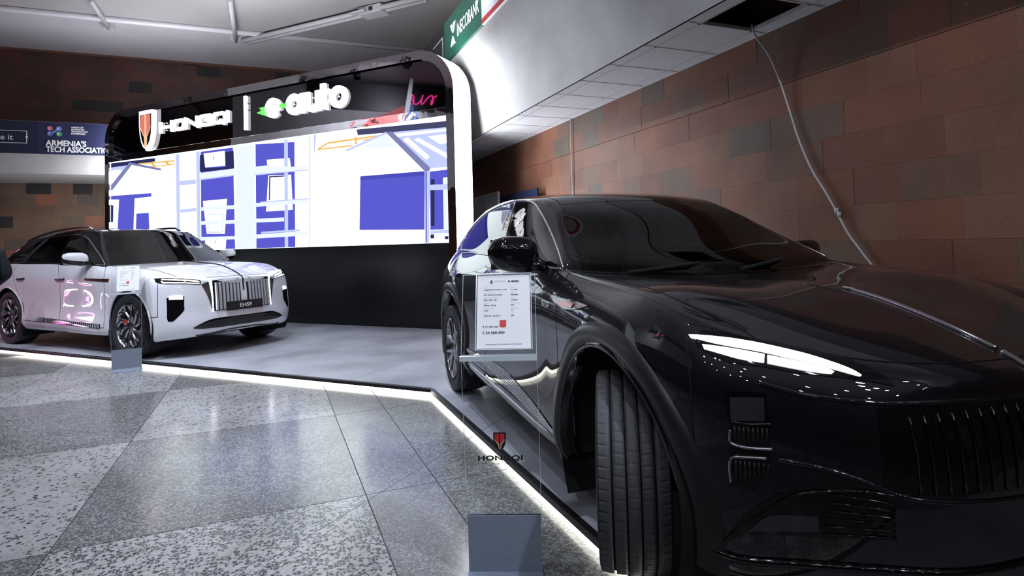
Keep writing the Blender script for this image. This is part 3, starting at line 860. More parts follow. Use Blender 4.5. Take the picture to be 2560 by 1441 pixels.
def make_wheel(R, width, rim_r, style, parent, loc, rot_z, side, rim_mat):
    """tire with tread blocks > rim, brake_disc, caliper, hub"""
    w = width/2; mb = MB()
    # profile across the tire (radius, y) outer face at -w when side=-1
    n_ang = 576; ribs = [(-0.92, -0.60), (-0.53, -0.22), (-0.16, 0.16), (0.22, 0.53), (0.60, 0.92)]
    prof = [(rim_r, -w*0.80), (rim_r+0.012, -w*0.92), (rim_r+(R-rim_r)*0.5, -w*1.0), (R-0.022, -w*0.985), (R-0.009, -w*0.945)]
    kind = [0]*5
    for i, (a, b) in enumerate(ribs):
        if i: prof += [(R-0.012, w*(ribs[i-1][1]+0.008)), (R-0.012, w*(a-0.008))]; kind += [2, 2]
        for t in (0, 0.33, 0.66, 1):
            y = a+(b-a)*t
            prof.append((R-0.010*abs(y)**3.0, w*y)); kind.append(1 if i in (0, 4) else (3 if i in (1, 3) else 4))
    prof += [(R-0.009, w*0.945), (R-0.022, w*0.985), (rim_r+(R-rim_r)*0.5, w*1.0), (rim_r+0.012, w*0.92), (rim_r, w*0.80)]; kind += [0]*5
    K = len(prof); vs = []; pitch = 3.0
    for i in range(n_ang):
        a = 2*PI*i/n_ang; 
        for q, (r, y) in enumerate(prof):
            rr = r
            if kind[q] == 1 and i % 9 == 0 and abs(y) > w*0.72: rr -= 0.006
            if kind[q] == 3 and i % 9 == 4: rr -= 0.0022
            if kind[q] == 4 and i % 9 == 7: rr -= 0.0014
            aa = a + (abs(y)/w)*0.05
            vs.append((rr*math.cos(aa), y, rr*math.sin(aa)))
    fs = []; mi = []
    for i in range(n_ang):
        j = (i+1) % n_ang
        for q in range(K-1): fs.append([i*K+q, i*K+q+1, j*K+q+1, j*K+q])
    mb.add(vs, fs, 0, True)
    for k, f in enumerate(fs):
        q = k % (K-1)
        if 5 <= q < K-6: mb.mi[k] = 2 if kind[q] == 2 and kind[q+1] == 2 else 1  # groove floors coloured near black to deepen the shade in them
    tire = mb.build('wheel', ['rubber', 'rubber_tread', 'gap'], parent, loc, (0, 0, rot_z)); fixn(tire)
    s = side; f = s*w
    # rim barrel and lip
    b = MB().lathe([(rim_r-0.004, f*0.95), (rim_r-0.001, f*0.90), (rim_r-0.016, f*0.86), (rim_r-0.022, f*0.5), (rim_r-0.03, -f*0.8)], 64)
    # spokes
    def spoke(points, w0, w1, y0, y1, th=0.022):
        n = len(points); rows = []
        for i, (r, a) in enumerate(points):
            t = i/(n-1); c = Vector((r*math.cos(a), 0, r*math.sin(a)))
            p0 = points[max(0, i-1)]; p1 = points[min(n-1, i+1)]
            d = Vector((p1[0]*math.cos(p1[1])-p0[0]*math.cos(p0[1]), 0, p1[0]*math.sin(p1[1])-p0[0]*math.sin(p0[1]))).normalized()
            nn = Vector((-d.z, 0, d.x)); ww = (w0+(w1-w0)*t)/2; y = y0+(y1-y0)*t
            rows.append([c+nn*ww+Vector((0, y+s*(-0.012), 0)), c+nn*ww*0.45+Vector((0, y, 0)), c-nn*ww*0.45+Vector((0, y, 0)), c-nn*ww+Vector((0, y-s*0.012, 0)), c-nn*ww*0.8+Vector((0, y-s*th*1.8, 0)), c+nn*ww*0.8+Vector((0, y-s*th*1.8, 0))])
        b.grid(rows, 0, False, closed=True)
    rr = rim_r
    if style == 'turbine':
        for k in range(10):
            a = 2*PI*k/10
            spoke([(0.055, a), (rr*0.40, a+0.10), (rr*0.65, a+0.26), (rr*0.85, a+0.48), (rr*0.95, a+0.66)], 0.040, 0.046, f*0.78, f*0.90)
            spoke([(rr*0.62, a+0.24), (rr*0.80, a+0.22), (rr*0.95, a+0.22)], 0.016, 0.03, f*0.84, f*0.88)
    else:
        for k in range(5):
            a = 2*PI*k/5
            for q in (-1, 1):
                spoke([(0.05, a), (rr*0.45, a+q*0.16), (rr*0.95, a+q*0.34)], 0.06, 0.036, f*0.74, f*0.92)
            spoke([(rr*0.50, a), (rr*0.95, a)], 0.02, 0.03, f*0.80, f*0.90)
    b.lathe([(0.0001, f*0.80), (0.03, f*0.80), (0.036, f*0.77), (0.07, f*0.74), (0.075, f*0.55)], 24)
    rim = fixn(b.build('rim', rim_mat, tire))
    MB().lathe([(0.0001, f*0.81), (0.027, f*0.812), (0.03, f*0.79)], 20).build('hub_cap', 'satin_black', tire)
    MB().lathe([(0.09, f*0.25), (rr*0.74, f*0.25), (rr*0.74, f*0.12), (0.09, f*0.12)], 48).build('brake_disc', 'disc_steel', tire)
    MB().lathe([(0.0001, -f*0.1), (rr-0.03, -f*0.1)], 32).build('wheel_backing', 'matte_black', tire)
    cp = MB(); 
    pts = [(rr*0.50, 0.3), (rr*0.86, 0.3), (rr*0.90, 0.55), (rr*0.90, 0.85), (rr*0.86, 1.1), (rr*0.50, 1.1)]
    sgn = 1
    cp.prism([(r*math.cos(a), f*0.34, r*math.sin(a)) for r, a in pts], (0, -f*0.32, 0)); fixn(cp.build('caliper', 'caliper_red', tire))
    return tire

def interior(parent, x_front, seat_mat, w, floor_z, dash_z, with_rear=True, dx=0.0):
    MB().box(-2.95+dx, x_front-0.05, -w, w, floor_z-0.05, floor_z).build('cabin_floor', 'interior_dark', parent)
    d = MB(); rows = []
    for (x, z) in ((x_front+0.10, dash_z-0.10), (x_front, dash_z), (x_front-0.25, dash_z+0.01), (x_front-0.42, dash_z-0.06), (x_front-0.46, dash_z-0.22), (x_front-0.40, floor_z)):
        rows.append([(x, y, z) for y in np.linspace(-w, w, 9)])
    d.grid(rows); d.build('dashboard', 'interior_dark', parent)
    MB().box(x_front-0.47, x_front-0.445, -0.30, 0.30, dash_z-0.14, dash_z+0.05, bev=0.01).build('dash_screen', 'gloss_black', parent)
    st = MB(); cx, cy, cz = x_front-0.62, 0.37, dash_z-0.06
    R_ = Matrix.Translation((cx, cy, cz)) @ Matrix.Rotation(math.radians(25), 4, 'Y')
    st.tube([R_ @ Vector((0, 0.19*math.cos(a*PI/12), 0.19*math.sin(a*PI/12))) for a in range(24)], 0.016, 8, closed=True)
    st.tube([R_ @ Vector((0, -0.18, 0)), R_ @ Vector((0, 0.18, 0))], 0.02, 6).tube([R_ @ Vector((0, 0, 0)), R_ @ Vector((0, 0, -0.18))], 0.018, 6)
    st.lathe([(0.0001, 0), (0.07, 0.0), (0.075, 0.03)], 16, 'x', (cx, cy, cz))
    st.build('steering_wheel', 'interior_dark', parent)
    def seat(x, y, wd):
        sb = MB()
        rows = []
        for (a, z, dx_, k) in ((0, floor_z+0.30, 0.0, 1.0), (0, floor_z+0.42, -0.02, 1.0), (0, floor_z+0.62, -0.08, 1.0), (0, floor_z+0.80, -0.15, 0.92), (0, floor_z+0.90, -0.19, 0.6)):
            ring = []
            for q in range(16):
                t = 2*PI*q/16
                ring.append((x+dx_+0.075*math.copysign(abs(math.cos(t))**0.6, math.cos(t)), y+wd*k*math.copysign(abs(math.sin(t))**0.6, math.sin(t)), z))
            rows.append(ring)
        sb.grid(rows, closed=True); sb.add(rows[-1], [list(range(16))], 0, True)
        sb.box(x-0.02, x+0.50, y-wd, y+wd, floor_z+0.18, floor_z+0.36, bev=0.05)
        so = sb.build('seat', seat_mat, parent)
        hb = MB(); rows = []
        for (z, k) in ((floor_z+0.91, 0.75), (floor_z+0.95, 1.0), (floor_z+1.06, 1.0), (floor_z+1.10, 0.7)):
            rows.append([(x-0.20+0.05*k*math.cos(2*PI*q/14), y+0.135*k*math.copysign(abs(math.sin(2*PI*q/14))**0.6, math.sin(2*PI*q/14)), z) for q in range(14)])
        hb.grid(rows, closed=True); hb.add(rows[-1], [list(range(14))], 0, True); hb.add(rows[0], [list(range(14))[::-1]], 0, True)
        hb.tube([(x-0.2, y-0.05, floor_z+0.85), (x-0.2, y-0.05, floor_z+0.95)], 0.008, 6).tube([(x-0.2, y+0.05, floor_z+0.85), (x-0.2, y+0.05, floor_z+0.95)], 0.008, 6)
        hb.build('headrest', seat_mat, so)
    for y in (-0.37, 0.37): seat(x_front-1.28, y, 0.25)
    if with_rear:
        for y in (-0.38, 0.38): seat(x_front-2.20, y, 0.27)

def car_root(name, label, pose):
    return thing(name, label, 'car', (pose[0], pose[1], PH), pose[2])

def build_common(body, root, paint, green, ws_mat, glass_mat, arches, roof_mat, wells):
    body.cut_arches(arches)
    P = {}
    for nm, objn in (('front_bumper', 'front_bumper'), ('front_fender', 'front_fender'), ('front_fender_l', 'front_fender'), ('front_door', 'front_door'), ('front_door_l', 'front_door'),
                     ('rear_door', 'rear_door'), ('rear_door_l', 'rear_door'), ('rear_fender', 'rear_fender'), ('rear_fender_l', 'rear_fender'), ('tailgate', 'tailgate'), ('hood', 'hood')):
        P[nm] = body.part(nm, objn, paint, root)
    for nm in ('sill', 'sill_l'): P[nm] = body.part(nm, 'sill', paint, root)
    P['roof'] = body.part('roof', 'roof', roof_mat, root)
    P['roof_frame'] = body.part('roof_frame', 'roof_frame', green, root)
    for nm in ('window_trim', 'window_trim_l'): P[nm] = body.part(nm, 'window_trim', green, root)
    for nm in ('door_pillar', 'door_pillar_l', 'rear_pillar', 'rear_pillar_l'): P[nm] = body.part(nm, nm.replace('_l', '') if nm.endswith('_l') else nm, green, root)
    P['windshield'] = body.part('windshield', 'windshield', ws_mat, root)
    P['rear_window'] = body.part('rear_window', 'rear_window', glass_mat, root)
    for nm in ('front_door_glass', 'front_door_glass_l', 'rear_door_glass', 'rear_door_glass_l', 'quarter_glass', 'quarter_glass_l'):
        if nm in body.labels: P[nm] = body.part(nm, nm.replace('_l', '') if nm.endswith('_l') else nm, glass_mat, root)
    body.lining(['roof', 'roof_frame', 'window_trim', 'window_trim_l', 'door_pillar', 'door_pillar_l', 'rear_pillar', 'rear_pillar_l', 'front_door', 'front_door_l', 'rear_door', 'rear_door_l', 'tailgate', 'hood', 'front_fender', 'front_fender_l', 'rear_fender', 'rear_fender_l'],
                'cabin_lining', 'interior_dark', root, 0.022)
    # wheel wells
    for (x, z, r, yo, yi) in wells:
        for s_ in (-1, 1):
            mb = MB().lathe([(r, s_*yo), (r, s_*yi), (0.02, s_*yi)], 40, center=(x, 0, z), a0=-0.55, a1=PI+0.55)
            mb.build('wheel_well', 'matte_black', root)
    return P

# ---- black car (nearest)
def T(*rows): return [tuple(r) for r in rows]
def col_rows(st, rows):
    """st: list of stations, each a list of 6 (x,w,z) from bottom to belt -> rows"""
    return [[st[i][r] for i in range(len(st))] for r in range(6)]
bs = []
#          L0                 L1                 L2                 L3                 L4                 L5
bs.append([(.90, 0, .215), (.935, 0, .36), (.945, 0, .55), (.94, 0, .70), (.915, 0, .80), (.86, 0, .872)])
bs.append([(.885, .25, .215), (.925, .25, .36), (.935, .25, .55), (.925, .25, .70), (.895, .25, .80), (.835, .25, .874)])
bs.append([(.80, .47, .22), (.85, .475, .36), (.86, .48, .55), (.845, .48, .70), (.815, .475, .80), (.745, .44, .885)])
bs.append([(.63, .71, .225), (.67, .725, .36), (.68, .73, .55), (.67, .73, .71), (.645, .72, .835), (.575, .68, .935)])
bs.append([(.48, .85, .235), (.505, .875, .36), (.51, .885, .55), (.505, .885, .74), (.48, .875, .875), (.42, .835, .985)])
bs.append([(.33, .905, .24), (.34, .925, .34), (.335, .935, .52), (.31, .94, .74), (.28, .93, .90), (.24, .865, 1.028)])
bs.append([(0, .91, .26), (0, .93, .36), (0, .945, .58), (0, .95, .76), (0, .945, .93), (-.02, .865, 1.058)])
bs.append([(-.58, .905, .25), (-.58, .942, .36), (-.56, .932, .58), (-.54, .93, .80), (-.55, .925, 1.0), (-.60, .835, 1.113)])
bs.append([(-.75, .90, .25), (-.75, .943, .36), (-.74, .932, .58), (-.73, .928, .80), (-.73, .927, 1.01), (-.74, .855, 1.13)])
bs.append([(-1.15, .90, .25), (-1.15, .944, .365), (-1.15, .931, .58), (-1.15, .930, .80), (-1.15, .93, 1.02), (-1.12, .868, 1.152)])
bs.append([(-1.80, .90, .25), (-1.80, .944, .37), (-1.80, .931, .58), (-1.78, .930, .80), (-1.72, .932, 1.03), (-1.62, .87, 1.178)])
bs.append([(-1.88, .90, .25), (-1.88, .944, .37), (-1.88, .931, .58), (-1.86, .930, .80), (-1.80, .932, 1.03), (-1.70, .87, 1.182)])
bs.append([(-2.2, .90, .255), (-2.2, .944, .375), (-2.2, .932, .58), (-2.2, .928, .80), (-2.2, .935, 1.035), (-2.22, .867, 1.192)])
bs.append([(-2.48, .90, .26), (-2.48, .944, .38), (-2.50, .925, .58), (-2.62, .938, .80), (-2.88, .942, 1.045), (-2.85, .852, 1.203)])
bs.append([(-2.60, .905, .26), (-2.60, .945, .38), (-2.62, .93, .58), (-2.74, .942, .80), (-2.98, .945, 1.05), (-2.98, .847, 1.206)])
bs.append([(-3.02, .91, .27), (-3.02, .93, .38), (-3.02, .95, .58), (-3.04, .955, .80), (-3.14, .945, 1.05), (-3.16, .838, 1.205)])
bs.append([(-3.52, .91, .28), (-3.52, .925, .38), (-3.53, .935, .58), (-3.53, .935, .80), (-3.50, .91, 1.03), (-3.52, .80, 1.18)])
bs.append([(-3.84, .80, .30), (-3.88, .825, .40), (-3.90, .83, .58), (-3.90, .83, .80), (-3.88, .81, 1.0), (-3.86, .70, 1.13)])
bs.append([(-3.93, .66, .30), (-3.97, .67, .40), (-3.99, .68, .58), (-3.99, .68, .80), (-3.98, .66, .99), (-3.94, .58, 1.11)])
bs.append([(-3.97, .40, .30), (-4.01, .41, .40), (-4.03, .41, .58), (-4.03, .41, .80), (-4.02, .40, .985), (-3.98, .36, 1.10)])
bs.append([(-3.99, 0, .30), (-4.03, 0, .40), (-4.05, 0, .58), (-4.05, 0, .80), (-4.04, 0, .985), (-4.0, 0, 1.10)])
black_spec = dict(
    L=col_rows(bs, 6),
    H=[[(-.57, .775, 1.105), (-.47, .55, 1.088), (-.38, .27, 1.080), (-.35, 0, 1.080)],
       [(.01, .775, 1.078), (.02, .56, 1.083), (.05, .27, 1.062), (.06, 0, 1.062)],
       [(.31, .755, 1.030), (.42, .54, 1.012), (.45, .27, .998), (.46, 0, 1.006)]],
    G=[[(-.665, .815, 1.148), (-.79, .842, 1.165), (-1.13, .860, 1.180), (-1.63, .862, 1.203), (-1.71, .862, 1.207), (-2.24, .856, 1.216), (-2.95, .838, 1.228), (-3.08, .833, 1.230), (-3.28, .82, 1.226), (-3.58, .778, 1.20), (-3.86, .68, 1.15)],
       [(-.93, .735, 1.280), (-1.08, .762, 1.305), (-1.32, .777, 1.345), (-1.73, .782, 1.375), (-1.81, .782, 1.378), (-2.32, .772, 1.385), (-3.10, .748, 1.362), (-3.22, .742, 1.355), (-3.38, .73, 1.335), (-3.62, .705, 1.30), (-3.87, .64, 1.22)],
       [(-1.20, .655, 1.425), (-1.37, .682, 1.470), (-1.60, .683, 1.525), (-1.88, .680, 1.548), (-1.95, .680, 1.550), (-2.42, .670, 1.548), (-2.96, .668, 1.505), (-3.10, .66, 1.49), (-3.35, .65, 1.46), (-3.62, .63, 1.40), (-3.88, .58, 1.30)],
       [(-1.36, .603, 1.500), (-1.47, .620, 1.532), (-1.67, .627, 1.568), (-1.94, .632, 1.590), (-2.02, .632, 1.594), (-2.42, .625, 1.598), (-2.93, .605, 1.578), (-3.07, .598, 1.566), (-3.32, .578, 1.535), (-3.60, .55, 1.475), (-3.86, .50, 1.38)]],
    ws=(.22, .07, -.015, .022), wse1=.93,
    roof=[0, 1.562, 1.600, 1.626, 1.630, 1.636, 1.618, 1.608, 1.580, 1.520, 1.43],
    roofdx=[0, .06, .04, .03, .02, 0, 0, 0, -.02, -.04, -.05])
BLACK_POSE = (1.2417, 2.5913, -1.2706)
bb = Body(black_spec).bake(4)
black = car_root('black_car', 'glossy black SUV in the foreground with lit headlight and turned front wheel', BLACK_POSE)
bR = 0.372
PB = build_common(bb, black, 'paint_black', 'gloss_black', 'windshield_dark', 'car_glass_dark',
                  [(0.0, .375, .475), (-3.0, .375, .475)], 'gloss_black', [(0.0, .375, .50, .935, .50), (-3.0, .375, .50, .935, .55)])
MB().box(-3.3, .60, -.60, .60, .21, .42).build('underbody', 'matte_black', black)
for (x, yw, rz) in ((0.0, -.835, -0.47), (0.0, .835, -0.47), (-3.0, -.835, 0), (-3.0, .835, 0)):
    make_wheel(bR, .255, .265, 'star', black, (x, yw, bR), rz, -1 if yw < 0 else 1, 'alloy')
interior(black, -.50, 'leather_tan', .66, .42, 1.00)

# ---- white car (behind)
ws_ = []
ws_.append([(1.00, 0, .28), (1.05, 0, .40), (1.035, 0, .55), (1.02, 0, .72), (.995, 0, .88), (.93, 0, .955)])
ws_.append([(.985, .30, .28), (1.04, .30, .395), (1.025, .30, .55), (1.01, .30, .72), (.985, .30, .88), (.92, .31, .955)])
ws_.append([(.95, .56, .27), (1.0, .57, .385), (.98, .575, .54), (.96, .575, .72), (.935, .565, .88), (.875, .55, .952)])
ws_.append([(.82, .77, .25), (.88, .79, .37), (.855, .80, .53), (.83, .80, .70), (.80, .785, .87), (.75, .75, .952)])
ws_.append([(.60, .91, .235), (.66, .93, .36), (.65, .945, .52), (.63, .94, .70), (.60, .92, .88), (.54, .88, .968)])
ws_.append([(.44, .95, .225), (.46, .975, .345), (.44, .985, .52), (.42, .985, .70), (.38, .97, .92), (.30, .92, 1.025)])
ws_.append([(.03, .96, .25), (.03, .98, .36), (.03, 1.0, .56), (.02, 1.005, .78), (.01, .985, .96), (0, .935, 1.078)])
ws_.append([(-.55, .955, .245), (-.55, .995, .345), (-.54, .975, .55), (-.52, .985, .80), (-.54, .985, 1.0), (-.62, .925, 1.118)])
ws_.append([(-.75, .955, .245), (-.75, .995, .35), (-.75, .972, .55), (-.74, .983, .80), (-.74, .985, 1.0), (-.77, .932, 1.130)])
ws_.append([(-1.15, .955, .245), (-1.15, .995, .355), (-1.15, .97, .55), (-1.15, .982, .80), (-1.15, .986, 1.0), (-1.15, .940, 1.143)])
ws_.append([(-1.50, .955, .245), (-1.50, .995, .36), (-1.50, .97, .55), (-1.48, .982, .80), (-1.50, .986, 1.0), (-1.68, .942, 1.153)])
ws_.append([(-1.58, .955, .245), (-1.58, .995, .36), (-1.58, .97, .55), (-1.56, .982, .80), (-1.58, .986, 1.0), (-1.76, .942, 1.155)])
ws_.append([(-2.2, .955, .245), (-2.2, .995, .365), (-2.2, .97, .55), (-2.2, .982, .80), (-2.2, .986, 1.0), (-2.25, .937, 1.163)])
ws_.append([(-2.58, .955, .245), (-2.58, .99, .37), (-2.60, .975, .55), (-2.70, .99, .80), (-2.85, .988, 1.0), (-2.85, .928, 1.172)])
ws_.append([(-2.70, .955, .245), (-2.70, .99, .37), (-2.72, .98, .55), (-2.80, .995, .80), (-2.96, .988, 1.0), (-2.98, .924, 1.174)])
ws_.append([(-3.14, .955, .25), (-3.14, .98, .37), (-3.14, 1.0, .56), (-3.14, 1.005, .78), (-3.14, .988, 1.0), (-3.2, .912, 1.176)])
ws_.append([(-3.68, .94, .28), (-3.68, .96, .39), (-3.68, .97, .56), (-3.68, .97, .80), (-3.65, .945, 1.0), (-3.62, .86, 1.172)])
ws_.append([(-4.0, .83, .30), (-4.05, .86, .40), (-4.06, .87, .58), (-4.05, .86, .80), (-4.03, .84, 1.0), (-3.98, .76, 1.14)])
ws_.append([(-4.08, .68, .30), (-4.13, .70, .40), (-4.14, .71, .58), (-4.13, .70, .80), (-4.11, .69, .99), (-4.06, .63, 1.12)])
ws_.append([(-4.11, .42, .30), (-4.16, .43, .40), (-4.17, .43, .58), (-4.16, .43, .80), (-4.14, .42, .99), (-4.09, .38, 1.11)])
ws_.append([(-4.12, 0, .30), (-4.17, 0, .40), (-4.18, 0, .58), (-4.17, 0, .80), (-4.15, 0, .99), (-4.10, 0, 1.11)])
def shorten(p): return (p[0] if p[0] < .3 else .3+(p[0]-.3)*.75, p[1], p[2])
ws_ = [[shorten(p) for p in st] if i < 6 else st for i, st in enumerate(ws_)]
for i, k in ((1, .24/.30), (2, .47/.565), (3, .72/.785)):
    ws_[i] = [(p[0], p[1]*k, p[2]) for p in ws_[i]]
white_spec = dict(
    L=col_rows(ws_, 6), quarter=True,
    H=[[(-.60, .855, 1.128), (-.50, .58, 1.138), (-.40, .29, 1.143), (-.36, 0, 1.144)],
       [(.01, .86, 1.098), (.03, .60, 1.116), (.04, .30, 1.122), (.05, 0, 1.118)],
       [(.34, .80, 1.052), (.41, .52, 1.072), (.44, .26, 1.080), (.44, 0, 1.076)]],
    G=[[(-.74, .882, 1.160), (-.93, .912, 1.165), (-1.22, .924, 1.172), (-1.69, .928, 1.182), (-1.77, .928, 1.183), (-2.27, .922, 1.190), (-2.80, .912, 1.198), (-2.92, .908, 1.20), (-3.22, .895, 1.20), (-3.62, .845, 1.20), (-3.98, .75, 1.165)],
       [(-.97, .80, 1.320), (-1.18, .838, 1.340), (-1.38, .85, 1.36), (-1.72, .855, 1.365), (-1.80, .855, 1.365), (-2.26, .85, 1.368), (-2.60, .845, 1.366), (-2.73, .842, 1.364), (-3.08, .828, 1.355), (-3.48, .79, 1.32), (-3.92, .70, 1.24)],
       [(-1.18, .715, 1.475), (-1.38, .748, 1.495), (-1.56, .757, 1.538), (-1.75, .760, 1.550), (-1.83, .760, 1.550), (-2.20, .758, 1.545), (-2.42, .755, 1.535), (-2.56, .752, 1.527), (-2.92, .745, 1.495), (-3.32, .72, 1.43), (-3.86, .64, 1.31)],
       [(-1.30, .655, 1.570), (-1.42, .668, 1.598), (-1.62, .675, 1.622), (-1.80, .677, 1.630), (-1.88, .677, 1.630), (-2.24, .673, 1.620), (-2.50, .668, 1.606), (-2.66, .664, 1.596), (-3.02, .652, 1.556), (-3.42, .625, 1.492), (-3.80, .56, 1.40)]],
    ws=(.26, .09, .0, .04), wse1=.93,
    roof=[0, 1.628, 1.645, 1.652, 1.653, 1.645, 1.632, 1.622, 1.585, 1.52, 1.43],
    roofdx=[0, .08, .06, .04, .03, 0, 0, 0, -.02, -.04, -.05])
WHITE_POSE = (-4.2344, 8.0358, -0.5004)
wb_ = Body(white_spec).bake(4)
white = car_root('white_car', 'white SUV with chrome slatted grille parked before the video wall', WHITE_POSE)
wR = 0.39
PW = build_common(wb_, white, 'paint_white', 'gloss_black', 'windshield_glass', 'car_glass',
                  [(0.03, .385, .445), (-3.11, .385, .445)], 'gloss_black', [(0.03, .385, .48, .985, .55), (-3.11, .385, .48, .985, .58)])
MB().box(-3.4, .55, -.58, .58, .22, .45).build('underbody', 'matte_black', white)
for (x, yw, rz) in ((0.0, -.845, 0), (0.0, .845, 0), (-3.11, -.845, 0), (-3.11, .845, 0)):
    make_wheel(wR, .275, .282, 'turbine', white, (x, yw, wR), rz, -1 if yw < 0 else 1, 'alloy')
interior(white, -.50, 'interior_grey', .70, .45, 1.06)

# ---- details shared by both cars
def ys(pts, s):                 # points are measured on the right side (y < 0); s = -1 keeps them, s = 1 mirrors
    return [(p[0], p[1]*(-s), p[2]) for p in pts]
def arch_ring(body, cx, cz, radii, offs, name, m, parent, side, a0, a1, n=56, zmin=.2):
    rows = []
    for i in range(n+1):
        a = a0+(a1-a0)*i/n; row = []
        for r, o in zip(radii, offs):
            x, z = cx+r*math.cos(a), cz+r*math.sin(a)
            y = None
            for dz in (0, .03, .06, .1, .15):
                y = body.side_y(x, max(z, zmin+.06)+dz, side)
                if y is not None and abs(y) > .6: break
            if y is None: y = side*.9
            row.append((x, y+side*o, z))
        rows.append(row)
    return MB().grid(rows).build(name, m, parent)
def mirror_unit(parent, c, s, wy, hx, hz, cap, low, foot):
    cx, cy, cz = c[0], c[1]*(-s), c[2]
    def shell(t0, t1, k0=1.0):
        rows = []
        for i in range(15):
            u = -1+2*i/14; k = max(0.02, (1-abs(u)**3.2))**(1/2.4)*k0; row = []
            for q in range(17):
                t = t0+(t1-t0)*q/16; x = math.copysign(abs(math.cos(t))**.75, math.cos(t)); z = math.copysign(abs(math.sin(t))**.85, math.sin(t))
                x = max(x, -.62); tilt = .10*u
                row.append((cx+hx*k*x-.05*(u+1)*.5, cy+s*wy*u, cz+hz*k*z*(1-.10*u)+.012*u))
            rows.append(row)
        return rows
    mb = MB().grid(shell(-.25, PI+.25)); o = mb.build('mirror_cap', cap, parent); fixn(o)
    lo = MB().grid(shell(PI+.2, 2*PI-.2, .985)); lb_ = lo.build('mirror_base', low, o); fixn(lb_)
    g = MB().grid([[(cx-hx*.64, cy+s*wy*u*.92-0, cz+hz*.82*v) for v in (-1, -.5, 0, .5, 1)] for u in (-.95, 0, .95)]); g.build('mirror_glass', 'chrome', o)
    MB().tube([(foot[0], foot[1]*(-s), foot[2]), (foot[0]-.02, foot[1]*(-s)+s*.06, foot[2]+.012), (cx-.01, cy-s*wy*.35, cz-hz*.80)], [.030, .024, .028], 8).build('mirror_arm', low, o)
    return o
def arch_bead(body, cx, cz, r, rad, name, m, parent, side, a0=-.15, a1=PI+.15):
    pts = []
    for i in range(41):
        a = a0+(a1-a0)*i/40; x, z = cx+r*math.cos(a), cz+r*math.sin(a); y = body.side_y(x, max(z, .30), side)
        if y: pts.append((x, y, z))
    return MB().tube(pts, rad, 6).build(name, m, parent)
GAPS = [('hood', 'front_fender'), ('hood', 'front_fender_l'), ('hood', 'front_bumper'), ('front_fender', 'front_door'), ('front_fender_l', 'front_door_l'), ('front_door', 'rear_door'), ('front_door_l', 'rear_door_l'),
        ('rear_door', 'rear_fender'), ('rear_door_l', 'rear_fender_l'), ('front_fender', 'front_bumper'), ('front_fender_l', 'front_bumper'), ('front_door', 'sill'), ('rear_door', 'sill'), ('tailgate', 'rear_fender'), ('hood', 'windshield'), ('roof', 'windshield'), ('roof', 'roof_frame')]
mat('lens_dark', (0.035, 0.037, 0.04), 0.08, spec=0.7)
mat('chrome_dark', (0.10, 0.10, 0.11), 0.06, metal=1.0)
mat('slat_silver', (0.72, 0.72, 0.76), 0.30, metal=0.5)
mat('bronze', (0.22, 0.12, 0.10), 0.25, metal=0.9)

# ---- black car details
g = bb.gaps(GAPS, .0024, .0012).build('panel_gap', 'gap', black); g['kind'] = 'stuff'
HS_T = [(.467, -.822, .962), (.483, -.797, .963), (.555, -.698, .943), (.624, -.597, .921), (.685, -.522, .901), (.724, -.486, .885), (.777, -.447, .86), (.818, -.43, .829)]
HS_B = [(.477, -.846, .929), (.498, -.841, .911), (.559, -.8, .882), (.626, -.719, .869), (.692, -.629, .854), (.751, -.535, .844), (.784, -.484, .837), (.819, -.432, .826)]
UT = [(.45, -.85, .949), (.496, -.806, .948), (.546, -.74, .939), (.593, -.674, .925), (.657, -.593, .902), (.708, -.54, .881), (.744, -.508, .865), (.766, -.493, .85)]
UB = [(.458, -.85, .943), (.506, -.814, .932), (.549, -.77, .922), (.609, -.692, .906), (.651, -.64, .892), (.704, -.571, .874), (.728, -.544, .863), (.766, -.498, .848)]
LT = [(.495, -.832, .926), (.548, -.777, .919), (.611, -.697, .902), (.653, -.642, .888), (.706, -.572, .871), (.727, -.553, .86)]
LB = [(.506, -.834, .912), (.579, -.768, .89), (.624, -.71, .88), (.673, -.645, .866), (.709, -.594, .857), (.728, -.562, .854)]
